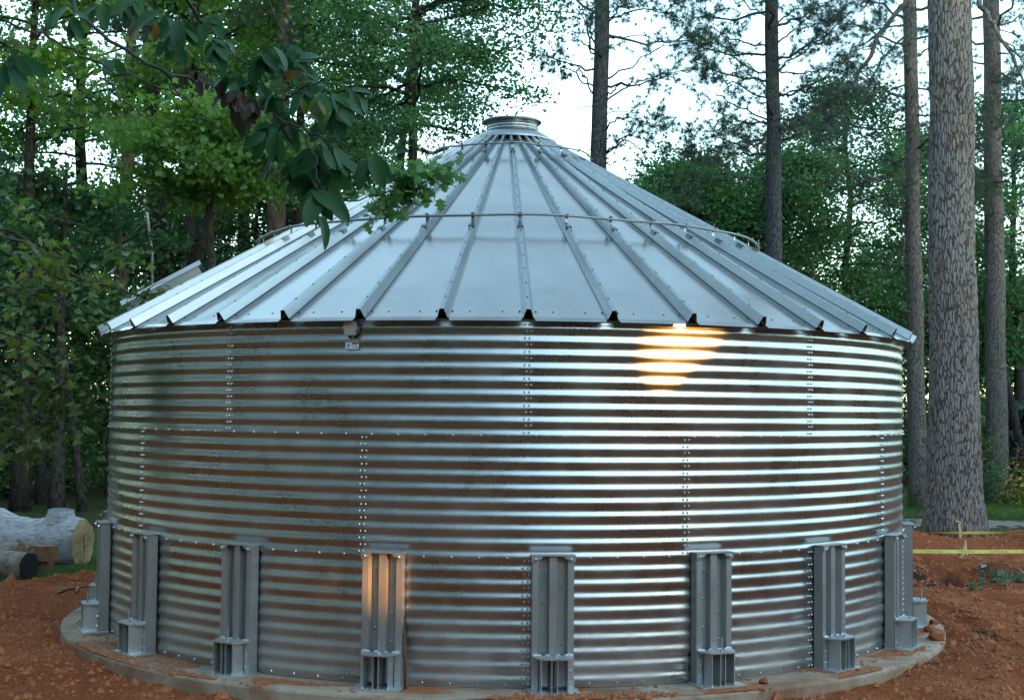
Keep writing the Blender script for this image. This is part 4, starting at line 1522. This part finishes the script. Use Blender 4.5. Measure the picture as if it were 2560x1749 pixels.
# whorls: (px,py, dy, n leaves, mean screen dir deg (0=right, 90=down), spread deg, kind, length)
whorls = [
    (660, 130, 0, 11, 90, 150, 'g', .125), (700, 165, .1, 5, 60, 100, 'g', .13), (745, 150, .1, 5, 20, 120, 'g', .11),
    (590, 190, .1, 6, 120, 110, 'g', .12), (815, 245, 0, 11, 70, 120, 'g', .135), (870, 225, .1, 5, 30, 100, 'g', .12),
    (775, 290, 0, 4, -70, 60, 'l', .075), (800, 300, -.1, 5, -90, 80, 'l', .075), (790, 370, 0, 10, 90, 130, 'g', .14),
    (680, 325, 0, 8, 130, 110, 'g', .13), (665, 310, 0, 3, -80, 60, 'l', .06), (735, 400, .1, 5, 120, 90, 'g', .13),
    (790, 480, 0, 8, 80, 100, 'g', .15), (800, 520, .1, 3, 80, 60, 'g', .12), (930, 385, 0, 7, 85, 100, 'g', .125),
    (985, 370, .1, 4, -20, 90, 'g', .06), (990, 380, .1, 2, -60, 60, 'l', .05), (545, 100, 0, 6, 70, 130, 'g', .12),
    (455, 60, 0, 7, 100, 140, 'g', .13), (400, 40, .1, 5, 95, 120, 'g', .12), (388, 55, 0, 1, 85, 25, 'o', .10), (355, 60, 0, 1, 110, 30, 'o', .09),
    (745, 190, 0, 2, 170, 60, 'o', .10), (590, 235, 0, 8, 95, 70, 'b', .085), (630, 260, 0, 9, 85, 70, 'b', .085), (565, 230, .1, 6, 100, 70, 'b', .08),
    (600, 270, .1, 6, 90, 60, 'b', .085), (500, 185, 0, 5, 60, 70, 'b', .07), (480, 180, 0, 3, 110, 60, 'b', .07), (180, 40, 0, 5, 80, 120, 'g', .11),
    (20, 110, 0, 3, -60, 80, 'l', .08), (25, 150, 0, 3, 80, 50, 'g', .16), (50, 130, 0, 3, 60, 70, 'g', .11), (250, 10, .1, 5, 100, 120, 'g', .11),
    (720, 120, .1, 6, 80, 140, 'g', .13), (640, 200, .15, 6, 100, 130, 'g', .13), (760, 210, .1, 7, 60, 140, 'g', .13), (840, 280, .1, 6, 80, 120, 'g', .13),
    (720, 300, .15, 7, 100, 140, 'g', .14), (830, 350, .1, 6, 70, 120, 'g', .13), (760, 430, .1, 7, 100, 130, 'g', .14), (820, 430, .1, 5, 60, 100, 'g', .13),
    (700, 380, .1, 5, 130, 80, 'g', .12), (860, 400, .1, 4, 60, 80, 'g', .12), (680, 240, .1, 6, 110, 100, 'g', .13), (430, 110, .1, 5, 90, 130, 'g', .12),
    (330, 10, .1, 6, 100, 120, 'g', .12), (520, 40, .1, 4, 60, 80, 'g', .11), (130, 20, .1, 4, 120, 100, 'g', .10), (290, 150, .1, 3, 90, 80, 'g', .09),
]
n_leaf = 0
for (px, py, dy, n, md, sp, kind, L) in whorls:
    c = mpt(px, py, dy)
    n = int(n * 1.15) if kind == 'g' else n
    for k in range(n):
        a = R_(md + (k + .5) / n * sp - sp / 2 + rg.normal() * 7)
        fy = rg.normal() * .45
        d = rt * math.cos(a) - up * math.sin(a) + fw * fy
        nrm = -fw * .75 + up * .6 + rg.normal(size=3) * .35
        n_leaf += 1
        if n_leaf > 300: break
        put_leaf(kind, c + rg.normal(size=3) * .012, d, nrm, L * .88 * rg.uniform(.6, 1.15), int(rg.integers(0, 3)))

# broadleaf boughs: each leaf its own object up to a limit, rest joined
def bough_tree(name, label, base, trunk, boughs, lm, tm, leaf, seed, max_ind=300, Yb=-2.0, spread=.13, per=26, bm=M_TWIG, droop=.0, tr=.14):
    rng = np.random.default_rng(seed)
    root = thing(name, label, 'tree', base)
    b0 = np.array(base)
    mb = MB()
    tk = np.array(trunk, float)
    mb.tube(tk, [tr * (1 - .6 * i / (len(tk) - 1)) for i in range(len(tk))], 9)
    link('trunk', mb.mesh('trunk', M_BARK_DARK, True), root)
    mb = MB()
    C, D = [], []
    for bi in boughs:
        pth, r, dn = bi['p'], bi.get('r', .014), bi.get('n', 10)
        q = np.array([at(px, py, Yb + dy) for px, py, dy in pth]) - b0
        if not bi.get('free'):
            zt = np.clip(q[0][2], tk[1][2], tk[-1][2])
            root_p = np.array([np.interp(zt, tk[:, 2], tk[:, i]) for i in range(3)])
            q = np.vstack([[root_p], q])
        tt = np.linspace(0, len(q) - 1, 4 * len(q))
        q = np.stack([np.interp(tt, range(len(q)), q[:, i]) for i in range(3)], -1)
        q = wiggle(rng, q, .012)
        n = len(q)
        mb.tube(q, [r * (1 - .7 * i / (n - 1)) for i in range(n)], 5, cap=False)
        for s in range(dn):
            t = rng.uniform(bi.get('t0', .35), 1)
            k = t * (n - 1)
            sp_ = np.array([np.interp(k, range(n), q[:, i]) for i in range(3)])
            tg = q[min(n - 1, int(k) + 1)] - q[int(min(k, n - 2))]
            tg /= np.linalg.norm(tg) + 1e-6
            sd = tg * .5 + rng.normal(size=3) * np.array([.6, .6, .45])
            sd /= np.linalg.norm(sd)
            sl_ = bi.get('s', .45) * rng.uniform(.5, 1.2)
            e = sp_ + sd * sl_
            mb.tube([sp_, (sp_ + e) / 2 + np.array([0, 0, .03]), e], [r * .35, r * .25, .002], 4, cap=False)
            m = rng.integers(int(per * .5), int(per * 1.3))
            f = rng.random((m, 1)) ** .7
            C.append(sp_ + (e - sp_) * f + rng.normal(size=(m, 3)) * spread * np.array([1, 1, .55])); D.append(np.tile(sd, (m, 1)))
    link('boughs', mb.mesh('boughs', bm, True), root)
    C = np.concatenate(C); D = np.concatenate(D)
    m = len(C)
    D = D * .5 + rnd_dirs(rng, m, -.35, .6)
    N = rnd_dirs(rng, m, 1.0, .8)
    L = leaf * rng.uniform(.6, 1.25, m)
    order = np.argsort(-L)
    ind, rest = order[:max_ind], order[max_ind:]
    if len(ind):
        # a few shared single-leaf meshes
        T, polys = tm
        protos = []
        for q in range(1):
            mbl = MB(); mbl.add([(v, -u, w) for u, v, w in T], polys)
            protos.append(mbl.mesh('leaf', lm))
        for i in ind:
            d = Vector(D[i]).normalized(); y = -d; nv = Vector(N[i]); x = y.cross(nv)
            if x.length < 1e-3: x = y.orthogonal()
            x.normalize(); z = x.cross(y)
            mw = (Matrix((x, y, z)).transposed() * float(L[i])).to_4x4(); mw.translation = Vector(C[i])
            o = link('leaf', protos[0], root); o.matrix_local = mw
    if len(rest):
        link('foliage', leaf_mesh('foliage', tm, C[rest], D[rest], N[rest], L[rest], L[rest], lm), root, kind='stuff')
    return root

bough_tree('maple_tree', 'near maple sending bright lobed leaves over the left roof eave', (-8.2, -2.4, GZ),
           [(0, 0, -.1), (.05, .1, 1.5), (0, .1, 3.2), (.1, 0, 5.2), (.1, 0, 7.5)],
           [dict(p=[(-60, 560, 0), (60, 610, -.2), (180, 690, -.2), (330, 730, .2), (420, 742, .6), (500, 740, .9)], n=14, r=.02, s=.28),
            dict(p=[(-60, 700, 0), (40, 720, -.3), (160, 765, -.3), (280, 772, 0)], n=14, r=.016, s=.35),
            dict(p=[(-60, 640, -.4), (70, 650, -.7), (150, 700, -.8), (230, 705, -.8)], n=7, r=.016, s=.4),
            dict(p=[(-60, 560, -.4), (50, 585, -.7), (120, 640, -.8), (180, 650, -.8)], n=7, r=.016, s=.4),
            dict(p=[(-60, 840, 0), (20, 830, -.3), (90, 880, -.5), (170, 905, -.6)], n=16, r=.016, s=.4),
            dict(p=[(-60, 930, 0), (20, 930, -.3), (100, 960, -.5), (180, 975, -.6)], n=24, r=.016, s=.42),
            dict(p=[(-60, 1010, 0), (20, 1010, -.3), (90, 1060, -.5), (180, 1080, -.6)], n=22, r=.016, s=.42),
            dict(p=[(-60, 1100, 0), (0, 1100, -.3), (60, 1130, -.5)], n=12, r=.012, s=.35),
            dict(p=[(-60, 780, .3), (40, 800, .2), (110, 830, .1)], n=10, r=.012, s=.35),
            dict(p=[(-60, 480, 0), (80, 530, -.2), (200, 560, -.2), (330, 640, 0)], n=6, r=.012, s=.35)],
           M_NEARMAPLE, T_MAPLE, .088, 81, 300, -2.2, .08, 11)
# lobed oak sprig in front of the roof
bough_tree('oak_tree', 'oak sprig of small lobed leaves hanging across the roof hoop', (-4.4, -7.6, GZ),
           [(0, 0, -.1), (0, 0, 2), (.1, 0, 4), (.3, 0, 6), (.3, 0, 7)],
           [dict(p=[(640, -80, 0), (730, 140, .2), (810, 330, .3), (880, 470, .4), (960, 505, .4), (1060, 470, .5)], n=16, r=.007, s=.17, t0=.74),
            dict(p=[(860, 500, .4), (960, 490, .4), (1030, 440, .4), (1120, 425, .4)], n=16, r=.006, s=.15, t0=.3, free=True),
            dict(p=[(1005, 410, .4), (1020, 470, .4), (1030, 520, .5)], n=0, r=.012, free=True)],
           M_OAK, T_LOBE, .085, 83, 300, -7.6, .05, 12, M_TWIG, 0, .10)

# ================================================================== small things on the ground
def gz(x, y):
    return float(ground_h(np.array(float(x)), np.array(float(y))))

# logs at the left
e = onground(205, 1411); e[2] = GZ
lg = thing('fallen_log', 'huge silvery weathered log with a sawn stub on top and a tan cut end', 'log', (e[0], e[1], GZ))
mb = MB()
rng = np.random.default_rng(91)
npt, nsg = 26, 28
V, F = [], []
ax = np.array([-1.0, .28, 0]); ax /= np.linalg.norm(ax)
sd = np.array([-ax[1], ax[0], 0])
for i in range(npt):
    s = i / (npt - 1) * 3.6
    r = .35 + .02 * math.sin(s * 2.1) + .035 * max(0, s - 1.2)
    topb = .075 * math.exp(-((s - .38) / .22) ** 2) + .13 * math.exp(-((s - 1.55) / .28) ** 2) - .05 * math.exp(-((s - .8) / .3) ** 2)
    for k in range(nsg):
        a = 2 * PI * k / nsg
        rr = r * (1 + .035 * math.sin(5 * a + s) + .03 * math.sin(11 * a - 1.7 * s) + .02 * rng.normal())
        hgt = math.sin(a) * rr * (1.03) + (topb * max(0, math.sin(a)) ** 2)
        p_ = ax * s + sd * math.cos(a) * rr * .86 + np.array([0, 0, .34 + hgt])
        V.append(p_)
for i in range(npt - 1):
    for k in range(nsg):
        F.append((i * nsg + k, i * nsg + (k + 1) % nsg, (i + 1) * nsg + (k + 1) % nsg, (i + 1) * nsg + k))
F.append(tuple((npt - 1) * nsg + k for k in range(nsg)))
mb.add(V, F)
link('log_body', mb.mesh('log_body', M_LOG, True), lg)
mbe = MB()
ring0 = [np.array(V[k]) - ax * .004 for k in range(nsg)]
cen = sum(ring0) / nsg
VV = ring0 + [cen + (p_ - cen) * .55 - ax * .012 for p_ in ring0] + [cen - ax * .015]
FF = [(k, nsg + k, nsg + (k + 1) % nsg, (k + 1) % nsg) for k in range(nsg)] + [(nsg + k, 2 * nsg, nsg + (k + 1) % nsg) for k in range(nsg)]
mbe.add(VV, [q[::-1] for q in FF])
# drying crack across the end
mbc = MB()
link('cut_end', mbe.mesh('cut_end', M_END), lg)
for a_, b_ in (((0, .02), (.015, -.24)), ((.01, -.07), (.16, -.03)), ((.0, .0), (-.02, .14))):
    p0_ = cen - ax * .019 + sd * -a_[0] + np.array([0, 0, a_[1]]); p1_ = cen - ax * .016 + sd * -b_[0] + np.array([0, 0, b_[1]])
    mbc.tube([p0_, (p0_ + p1_) / 2 + np.array([.006, 0, .004]), p1_], [.005, .005, .002], 4)
link('end_crack', mbc.mesh('end_crack', M_CHAR), lg)
mb = MB()
c0 = ax * .40 + np.array([0, 0, .70])
tiltv = np.array([.06, -.10, 1]); tiltv /= np.linalg.norm(tiltv)
mb.tube([c0 - tiltv * .1, c0 + tiltv * .03, c0 + tiltv * .10, c0 + tiltv * .135, c0 + tiltv * .145], [.26, .225, .20, .195, .185], 22, 0, cap=False)
link('branch_stub', mb.mesh('branch_stub', M_LOG, True), lg)
mb = MB()
mb.tube([c0 + tiltv * .135, c0 + tiltv * .136], [.185, .185], 22)
link('stub_cut', mb.mesh('stub_cut', plain('grey_cut', (0.16, 0.17, 0.175), .9, .3, 15)), lg)

def small_log(name, label, px, py_base, r, L, axd, endm, bm_, lift=0.0, sub_end='burnt_end'):
    e = onground(px, py_base)
    o = thing(name, label, 'log', (e[0], e[1], GZ + lift))
    mb = MB()
    a_ = np.array(axd, float); a_ /= np.linalg.norm(a_)
    rng = np.random.default_rng(int(px))
    q = np.array([a_ * s + np.array([0, 0, r * .97]) for s in np.linspace(0, L, 8)])
    mb.tube(q, [r * (1 + .03 * math.sin(i)) for i in range(8)], 18, wob=lambda i, k: 1 + .05 * math.sin(k * 2.4 + i * .8), cap=False)
    link('log_body', mb.mesh('log_body', bm_, True), o)
    mb = MB()
    mb.tube([q[0] - a_ * .003, q[0] - a_ * .012], [r * .99, r * .9], 18, wob=lambda i, k: 1 + .04 * math.sin(k * 2.4))
    link(sub_end, mb.mesh(sub_end, endm), o)
    return o
small_log('short_log', 'short log with a black charred round end in the grass', 72, 1452, .205, 1.6, (-1, .35, 0), M_CHAR, M_OLDLOG)
small_log('short_log', 'brown log lying behind the charred end log', 50, 1428, .20, 1.8, (-1, .15, 0), M_REDWOOD, M_OLDLOG, .04, 'split_end')
# split slab of reddish wood
e = onground(106, 1432)
sl_o = thing('split_stump', 'reddish split stump slab leaning against the grey log', 'stump', (e[0], e[1], GZ))
mb = MB()
mb.prism([(-.21, .02), (-.05, -.06), (.16, -.03), (.2, .08), (0, .14), (-.2, .1)], .18, .40)
mb.tube([(.10, 0, -.02), (.13, 0, .2), (.15, .02, .39)], [.05, .06, .07], 7)
mb.tube([(-.10, -.02, .12), (-.14, 0, .25), (-.14, .02, .37)], [.05, .08, .09], 7)
mb.tube([(-.02, .08, -.02), (0, .08, .35)], [.08, .1], 8)
link('slab', mb.mesh('slab', M_REDWOOD), sl_o)

# grass
def grass(name, label, pos, n, h, seed):
    rng = np.random.default_rng(seed)
    P = pos(rng, n)
    P[:, 2] = ground_h(P[:, 0], P[:, 1]) - .01
    m = len(P)
    D = rnd_dirs(rng, m, 1.8, .4)
    link(name, leaf_mesh(name, T_NEEDLE, P, D, rnd_dirs(rng, m), h * rng.uniform(.4, 1.3, m), .012, M_GRASS), kind='stuff', label=label)
def gl(rng, n):
    x = rng.uniform(-12.5, -4.7, n); y = rng.uniform(1.6, 10, n)
    k = (y > 2.05 + 1.7 * np.clip(x + 6.8, 0, 2.5) + (fbm(x * .8, y * .8, 40) - .5) * .9) & (fbm(x * 1.6, y * 1.6, 45) > .36)
    return np.stack([x[k], y[k], 0 * x[k]], -1)
grass('grass', 'short green grass around the logs', gl, 70000, .12, 92)
def gr(rng, n):
    x = rng.uniform(5.5, 17, n); y = rng.uniform(15.6, 24, n)
    k = fbm(x * .9, y * .9, 46) > .36
    return np.stack([x[k], y[k], 0 * x[k]], -1)
grass('grass', 'tall grass beyond the gravel track under the pines', gr, 30000, .30, 93)

# clods of soil: many small ones as stuff, the large ones as things
def clod_mesh(seed, name='dirt_clod'):
    rng = random.Random(seed)
    import bmesh
    bm_ = bmesh.new()
    bmesh.ops.create_icosphere(bm_, subdivisions=2, radius=1)
    for v in bm_.verts:
        k = 1 + .22 * math.sin(v.co.x * 3.1 + seed) * math.cos(v.co.y * 2.7 + seed * 2) + rng.uniform(-.12, .12)
        v.co *= k
        v.co.z *= .75
    me = bpy.data.meshes.new(name); bm_.to_mesh(me); bm_.free()
    me.materials.append(M_CLOD)
    return me
cms = [clod_mesh(i) for i in range(4)]
big = [((2105, 1562), .075, 'round red soil clod on the pad edge behind the right stiffener'), ((2132, 1580), .055, 'small red soil clod beside the round clod at the pad edge'),
       ((2318, 1600), .10, 'large red soil lump spilling over the right rim of the pad'),
       ((1909, 1708), .042, 'lone red clod on the pad between two right stiffeners'), ((740, 1668), .045, 'dark red clod on the pad left of the sunlit stiffener'),
       ((2143, 1677), .022, 'tiny red clod on the pad below the right stiffener')]
big = [((2323, 1578), .062, 'round red soil clod resting on the right pad edge'), ((2340, 1598), .085, 'large red soil lump spilling over the right pad rim'),
       ((2335, 1560), .05, 'red soil lump behind the round clod on the pad edge'),
       ((1909, 1708), .042, 'lone red clod on the front pad right of the centre'), ((2143, 1676), .018, 'tiny red clod on the pad between two right stiffeners'),
       ((672, 1662), .045, 'dark red clod by the wall right of the second full stiffener')]
for i, ((px, py), r, lab) in enumerate(big):
    p_ = onground(px, py, 0.0)
    o = link('dirt_clod', cms[i % 4], None, (p_[0], p_[1], (0 if math.hypot(p_[0], p_[1]) < PAD_R else gz(p_[0], p_[1])) + r * .5), (0, 0, i * 1.3), lab, None, 'dirt clod', 'red clods on the concrete pad')
    o.scale = (r, r, r)
# small clods
rng = np.random.default_rng(95)
tv = np.array([(0, 0, .9), (.9, .1, 0), (.2, .85, .05), (-.8, .3, 0), (-.4, -.8, .05), (.5, -.7, 0)], float)
tf = [(0, 1, 2), (0, 2, 3), (0, 3, 4), (0, 4, 5), (0, 5, 1)]
def clods(n, pos, size, name, label):
    P, sz = pos(rng, n), None
    m = len(P)
    sz = size * rng.uniform(.35, 1.0, m) ** 2 * 1.3
    a_ = rng.uniform(0, 2 * PI, m)
    ca, sa = np.cos(a_), np.sin(a_)
    jit = rng.uniform(.7, 1.3, (m, 6, 3))
    q = tv[None] * jit
    X = q[:, :, 0] * ca[:, None] - q[:, :, 1] * sa[:, None]; Yq = q[:, :, 0] * sa[:, None] + q[:, :, 1] * ca[:, None]
    V = np.stack([X, Yq, q[:, :, 2] - .1], -1) * sz[:, None, None] + P[:, None, :]
    me = bpy.data.meshes.new(name)
    f = (np.arange(m)[:, None, None] * 6 + np.array(tf)[None]).reshape(-1, 3)
    me.from_pydata(V.reshape(-1, 3).tolist(), [], f.tolist())
    me.materials.append(M_CLOD)
    link(name, me, kind='stuff', label=label)
def cp(rng, n):
    x = rng.uniform(-11, 12, n); y = rng.uniform(-11.5, 9.5, n)
    r = np.hypot(x, y)
    k = (r > PAD_R + .01) & ((x > 4) | (y < 2.0 + 1.7 * np.clip(x + 6.8, 0, 2.5))) & (fbm(x * 1.5, y * 1.5, 61) > .40)
    x, y = x[k], y[k]
    return np.stack([x, y, ground_h(x, y)], -1)
clods(70000, cp, .034, 'soil_crumbs', 'loose red soil crumbs scattered on the graded ground')
clods(2600, cp, .085, 'soil_lumps', 'larger lumps of red soil scattered on the graded ground')
def cp2(rng, n):
    th = rng.uniform(-1.5, 1.6, n); r = rng.uniform(4.62, PAD_R, n)
    k = fbm(th * 9, r * 3, 64) > .56
    return np.stack([r * np.sin(th), -r * np.cos(th), 0 * r], -1)[k]
clods(2600, cp2, .020, 'pad_crumbs', 'red soil crumbs spilled on the concrete pad')
def cp3(rng, n):
    th = rng.uniform(.02, .30, n); r = rng.uniform(4.84, PAD_R, n)
    return np.stack([r * np.sin(th), -r * np.cos(th), 0 * r], -1)
clods(160, cp3, .034, 'pad_crumbs', 'heap of red soil crumbs at the front pad edge')

V, F = [], []
nt_, nr_ = 260, 14
tt_ = np.linspace(R_(-75), R_(75), nt_); rr2 = np.linspace(4.60, PAD_R - .012, nr_)
T2, R2 = np.meshgrid(tt_, rr2, indexing='ij')
f2 = fbm(T2 * 7 + 3, R2 * 4, 66) + .10 * np.exp(-((T2 + .78) / .25) ** 2) + .05 * np.exp(-((T2 - .2) / .2) ** 2) + .05 * np.exp(-((T2 - 1.1) / .15) ** 2)
idm = -np.ones(f2.shape, int)
for i in range(nt_):
    for j in range(nr_):
        if f2[i, j] > .545:
            idm[i, j] = len(V)
            V.append((R2[i, j] * math.sin(T2[i, j]), -R2[i, j] * math.cos(T2[i, j]), -.001 + .03 * min(.25, f2[i, j] - .545) + .003 * math.sin(i * 2.1 + j * 3.3)))
for i in range(nt_ - 1):
    for j in range(nr_ - 1):
        q = (idm[i, j], idm[i + 1, j], idm[i + 1, j + 1], idm[i, j + 1])
        if min(q) >= 0: F.append(q)
mb = MB(); mb.add(V, F)
link('spilled_soil', mb.mesh('spilled_soil', M_CLOD, True), kind='stuff', label='thin red soil smeared over the concrete pad')

# rusty rod leaning at the wall
a_, b_ = oncyl(1013, 1728, TR + .15), oncyl(1008, 1540, TR + .03)
a_[2] = 0.0
o = thing('rusty_rod', 'rusty steel rod leaning on the wall right of the sunlit stiffener', 'rod', a_)
mb = MB(); mb.tube([(0, 0, 0), (b_ - a_) * .5 + np.array([.004, 0, 0]), b_ - a_], .0135, 8)
link('rod', mb.mesh('rod', M_RUST, True), o)
# (single part: keep as the thing's own bar)

# caution tapes
def tape(label, y_px, Y, hgt, x0, x1, nword, twist):
    p0, p1 = at(x0, y_px, Y), at(x1, y_px + 1, Y)
    o = thing('caution_tape', label, 'caution tape', p0)
    mb = MB()
    N = 90
    L = p1[0] - p0[0]
    V, F = [], []
    for i in range(N + 1):
        f = i / N
        tw = twist(f)
        zc = (p1[2] - p0[2]) * f - .03 * math.sin(PI * f)
        V += [(L * f, math.sin(tw) * hgt / 2, zc - math.cos(tw) * hgt / 2), (L * f, -math.sin(tw) * hgt / 2, zc + math.cos(tw) * hgt / 2)]
    F = [(2 * i, 2 * i + 2, 2 * i + 3, 2 * i + 1) for i in range(N)]
    mb.add(V, F)
    link('tape_strip', mb.mesh('tape_strip', M_TAPE), o)
    for f in nword:
        cu = bpy.data.curves.new('lettering', 'FONT')
        cu.body = 'CAUTION'
        cu.size = hgt * .80
        cu.space_character = 1.35
        cu.align_x = 'CENTER'; cu.align_y = 'CENTER'
        t = bpy.data.objects.new('tmp_lettering', cu)
        COL.objects.link(t)
        dg = bpy.context.evaluated_depsgraph_get()
        me = bpy.data.meshes.new_from_object(t.evaluated_get(dg))
        bpy.data.objects.remove(t)
        me.materials.clear(); me.materials.append(M_INK)
        # the tape hangs upside down, seen from its back: letters flipped top to bottom
        zc = (p1[2] - p0[2]) * f - .03 * math.sin(PI * f)
        lt = link('lettering', me, o, (L * f, -.004, zc), (R_(90), 0, 0))
        lt.scale = (1, -1, 1)
tape('lower caution tape with upside down black lettering across the dug soil', 1373, 6.6, .064, 2020, 2820,
     [(2334 - 2020) / 800, (2415 - 2020) / 800, (2497 - 2020) / 800, (2578 - 2020) / 800], lambda f: .15 * math.sin(f * 9))
tape('upper thin twisted yellow tape passing in front of the massive pine', 1326, 7.6, .05, 2020, 2820, [], lambda f: .7 + .4 * math.sin(f * 21))

# splintered wood, roots, sticks
def stick(name, label, cat, pts, rad, m, group=None):
    p0 = np.array(pts[0]); 
    mb = MB(); mb.tube([np.array(p_) - p0 for p_ in pts], rad, 6)
    return link(name, mb.mesh(name, m, True), None, p0, None, label, None, cat, group)
q = onground(2410, 1395, GZ)
e = thing('splintered_stake', 'pale splintered broken stake standing in the soil behind the lower tape', 'stake', q)
def rp(px, py, dy=0):
    return at(px, py, q[1] + dy) - q
mb = MB()
mb.tube([rp(2403, 1395), rp(2412, 1375), rp(2413, 1360), rp(2414, 1347)], [.03, .035, .025, .003], 6)
link('post', mb.mesh('post', M_SPLIT), e)
mb = MB()
mb.tube([rp(2402, 1393), rp(2409, 1383), rp(2415, 1380)], [.022, .02, .012], 5)
mb.tube([rp(2419, 1390), rp(2414, 1380), rp(2412, 1372)], [.016, .02, .01], 5)
link('splinter', mb.mesh('splinter', M_SPLIT), e)
pt = at(2395, 1318, 10.2)
mbx = MB()
w_ = [at(px, py, 10.35) for px, py in ((2388, 1297), (2393, 1304), (2401, 1303), (2397, 1312), (2399, 1322), (2400, 1330))]
w0 = np.array([w_[-1][0], w_[-1][1], gz(w_[-1][0], w_[-1][1])])
e = thing('torn_root', 'pale torn root splinter standing at the foot of the massive pine', 'root', w0)
mbx.tube([p_ - w0 for p_ in w_] + [np.array([0, 0, -.05])], [.008, .022, .02, .028, .03, .035, .03], 6)
link('root', mbx.mesh('root', M_SPLIT), e)
for i, (pts, r, lab) in enumerate([
        ([(140, 1488), (165, 1482), (200, 1474), (245, 1468)], .018, 'red root ridge lying at the edge of the soil left of the tank'),
        ([(190, 1484), (194, 1476), (199, 1470)], .02, 'pale stub of wood on the soil left of the tank'),
        ([(143, 1547), (147, 1565), (149, 1578), (151, 1592)], .008, 'thin pale twig standing on the soil by the left pad rim'),
        ([(2424, 1628), (2438, 1640), (2455, 1648), (2474, 1656)], .008, 'thin pale root on the soil right of the pad'),
        ([(2322, 1672), (2345, 1676), (2364, 1681)], .009, 'short pale stick on the soil below the right pad rim'),
        ([(2500, 1642), (2520, 1640), (2545, 1642)], .007, 'dry stick on the soil at the right edge'),
        ([(2488, 1509), (2500, 1508), (2512, 1508)], .007, 'pale straw on the soil below the green weeds'),
        ([(2525, 1582), (2540, 1579), (2556, 1580)], .006, 'thin twig on the soil right of the burnt patch')]):
    P3 = []
    for px, py in pts:
        p_ = onground(px, py)
        P3.append((p_[0], p_[1], gz(p_[0], p_[1]) + r * .8))
    if i == 2:
        b = onground(151, 1592)
        P3 = [at(px, py, b[1]) for px, py in pts][::-1]
    stick('dry_stick' if i not in (0, 3) else 'bare_root', lab, 'stick' if i not in (0, 3) else 'root', P3, [r, r * .9, r * .8, r * .6][:len(P3)], M_REDWOOD if i == 0 else M_STICKWOOD)

# weeds and shrubs at the right
def plant(name, label, cat, p, n, spread, leaf, lm, seed, tm=T_OVAL, h=.25, group=None):
    rng = np.random.default_rng(seed)
    o = thing(name, label, cat, p, 0, group)
    ns = max(3, n // 14)
    mb = MB()
    C, D = [], []
    for i in range(ns):
        b_ = np.array([rng.normal() * spread[0] * .5, rng.normal() * spread[1] * .5, -.02])
        t_ = b_ * 1.4 + np.array([rng.normal() * .05, rng.normal() * .05, h * rng.uniform(.5, 1.1)])
        mb.tube([b_, (b_ + t_) / 2 + rng.normal(size=3) * .01, t_], [.006, .005, .002], 4)
        m = n // ns
        f = rng.uniform(.2, 1, (m, 1))
        C.append(b_ + (t_ - b_) * f); D.append(rnd_dirs(rng, m, .15, .7))
    C, D = np.concatenate(C), np.concatenate(D)
    link('stems', mb.mesh('stems', M_TWIG), o)
    L = leaf * rng.uniform(.6, 1.2, len(C))
    link('leaves', leaf_mesh('leaves', tm, C + D * .01, D, rnd_dirs(rng, len(C), 1.2), L, L * .45, lm), o)
for (px, py, n, sp, lf, lab, sd) in [
        (2520, 1462, 150, (.34, .2), .10, 'pale green cut weeds lying on the soil under the tape', 1),
        (2452, 1476, 50, (.12, .1), .08, 'small green weed clump left of the pale cut weeds', 2),
        (2548, 1452, 80, (.2, .2), .09, 'green weed clump at the right edge below the tape', 3),
        (2503, 1366, 50, (.16, .1), .09, 'green sprout standing in front of the lower tape', 4)]:
    p_ = onground(px, py)
    plant('weed', lab, 'weed', (p_[0], p_[1], gz(p_[0], p_[1])), n, sp, lf, M_WEED, 100 + sd, h=.16)
p_ = at(2470, 1255, 18.5)
plant('shrub', 'small green shrub at the foot of the slim right pine', 'shrub', (p_[0], 18.5, GZ), 420, (.5, .4), .13, M_OAK, 110, h=1.9)
plant('shrub', 'green sapling between the massive pine and the slim right pine', 'shrub', (at(2450, 1255, 19.5)[0], 19.5, GZ), 420, (.35, .4), .14, M_MAPLE, 111, h=3.0)
plant('flower_bush', 'yellow flowering bush at the right edge beyond the track', 'bush', (at(2540, 1250, 19.0)[0], 19.0, GZ), 700, (.7, .5), .11, M_YELLOW, 112, h=1.25)
plant('russet_bush', 'russet leaved bush behind the yellow flowers at the right edge', 'bush', (at(2530, 1250, 21.0)[0], 21.0, GZ), 600, (.9, .5), .12, M_RUSSET, 113, h=1.7)
# scrap of blue plastic on the soil
for px, py, lab in ((2458, 1405, 'scrap of pale blue plastic on the dug soil'), (2501, 1459, 'blue scrap among the pale cut weeds')):
    p_ = onground(px, py)
    mb = MB()
    mb.add([(-.04, 0, 0), (.05, -.01, .012), (.06, .03, .05), (-.02, .03, .045), (0, .01, .03)], [(0, 1, 4), (1, 2, 4), (2, 3, 4), (3, 0, 4)])
    link('plastic_scrap', mb.mesh('plastic_scrap', M_BLUE), None, (p_[0], p_[1], gz(p_[0], p_[1]) + .005), None, lab, None, 'plastic scrap')
# burnt tuft on the soil right of the pad
p_ = onground(2466, 1595)
plant('dry_tuft', 'flattened dark dry tuft of needles on the soil at the right', 'dry tuft', (p_[0], p_[1], gz(p_[0], p_[1])), 260, (.22, .16), .07, M_DEADNEEDLE, 120, T_NEEDLE, .05)
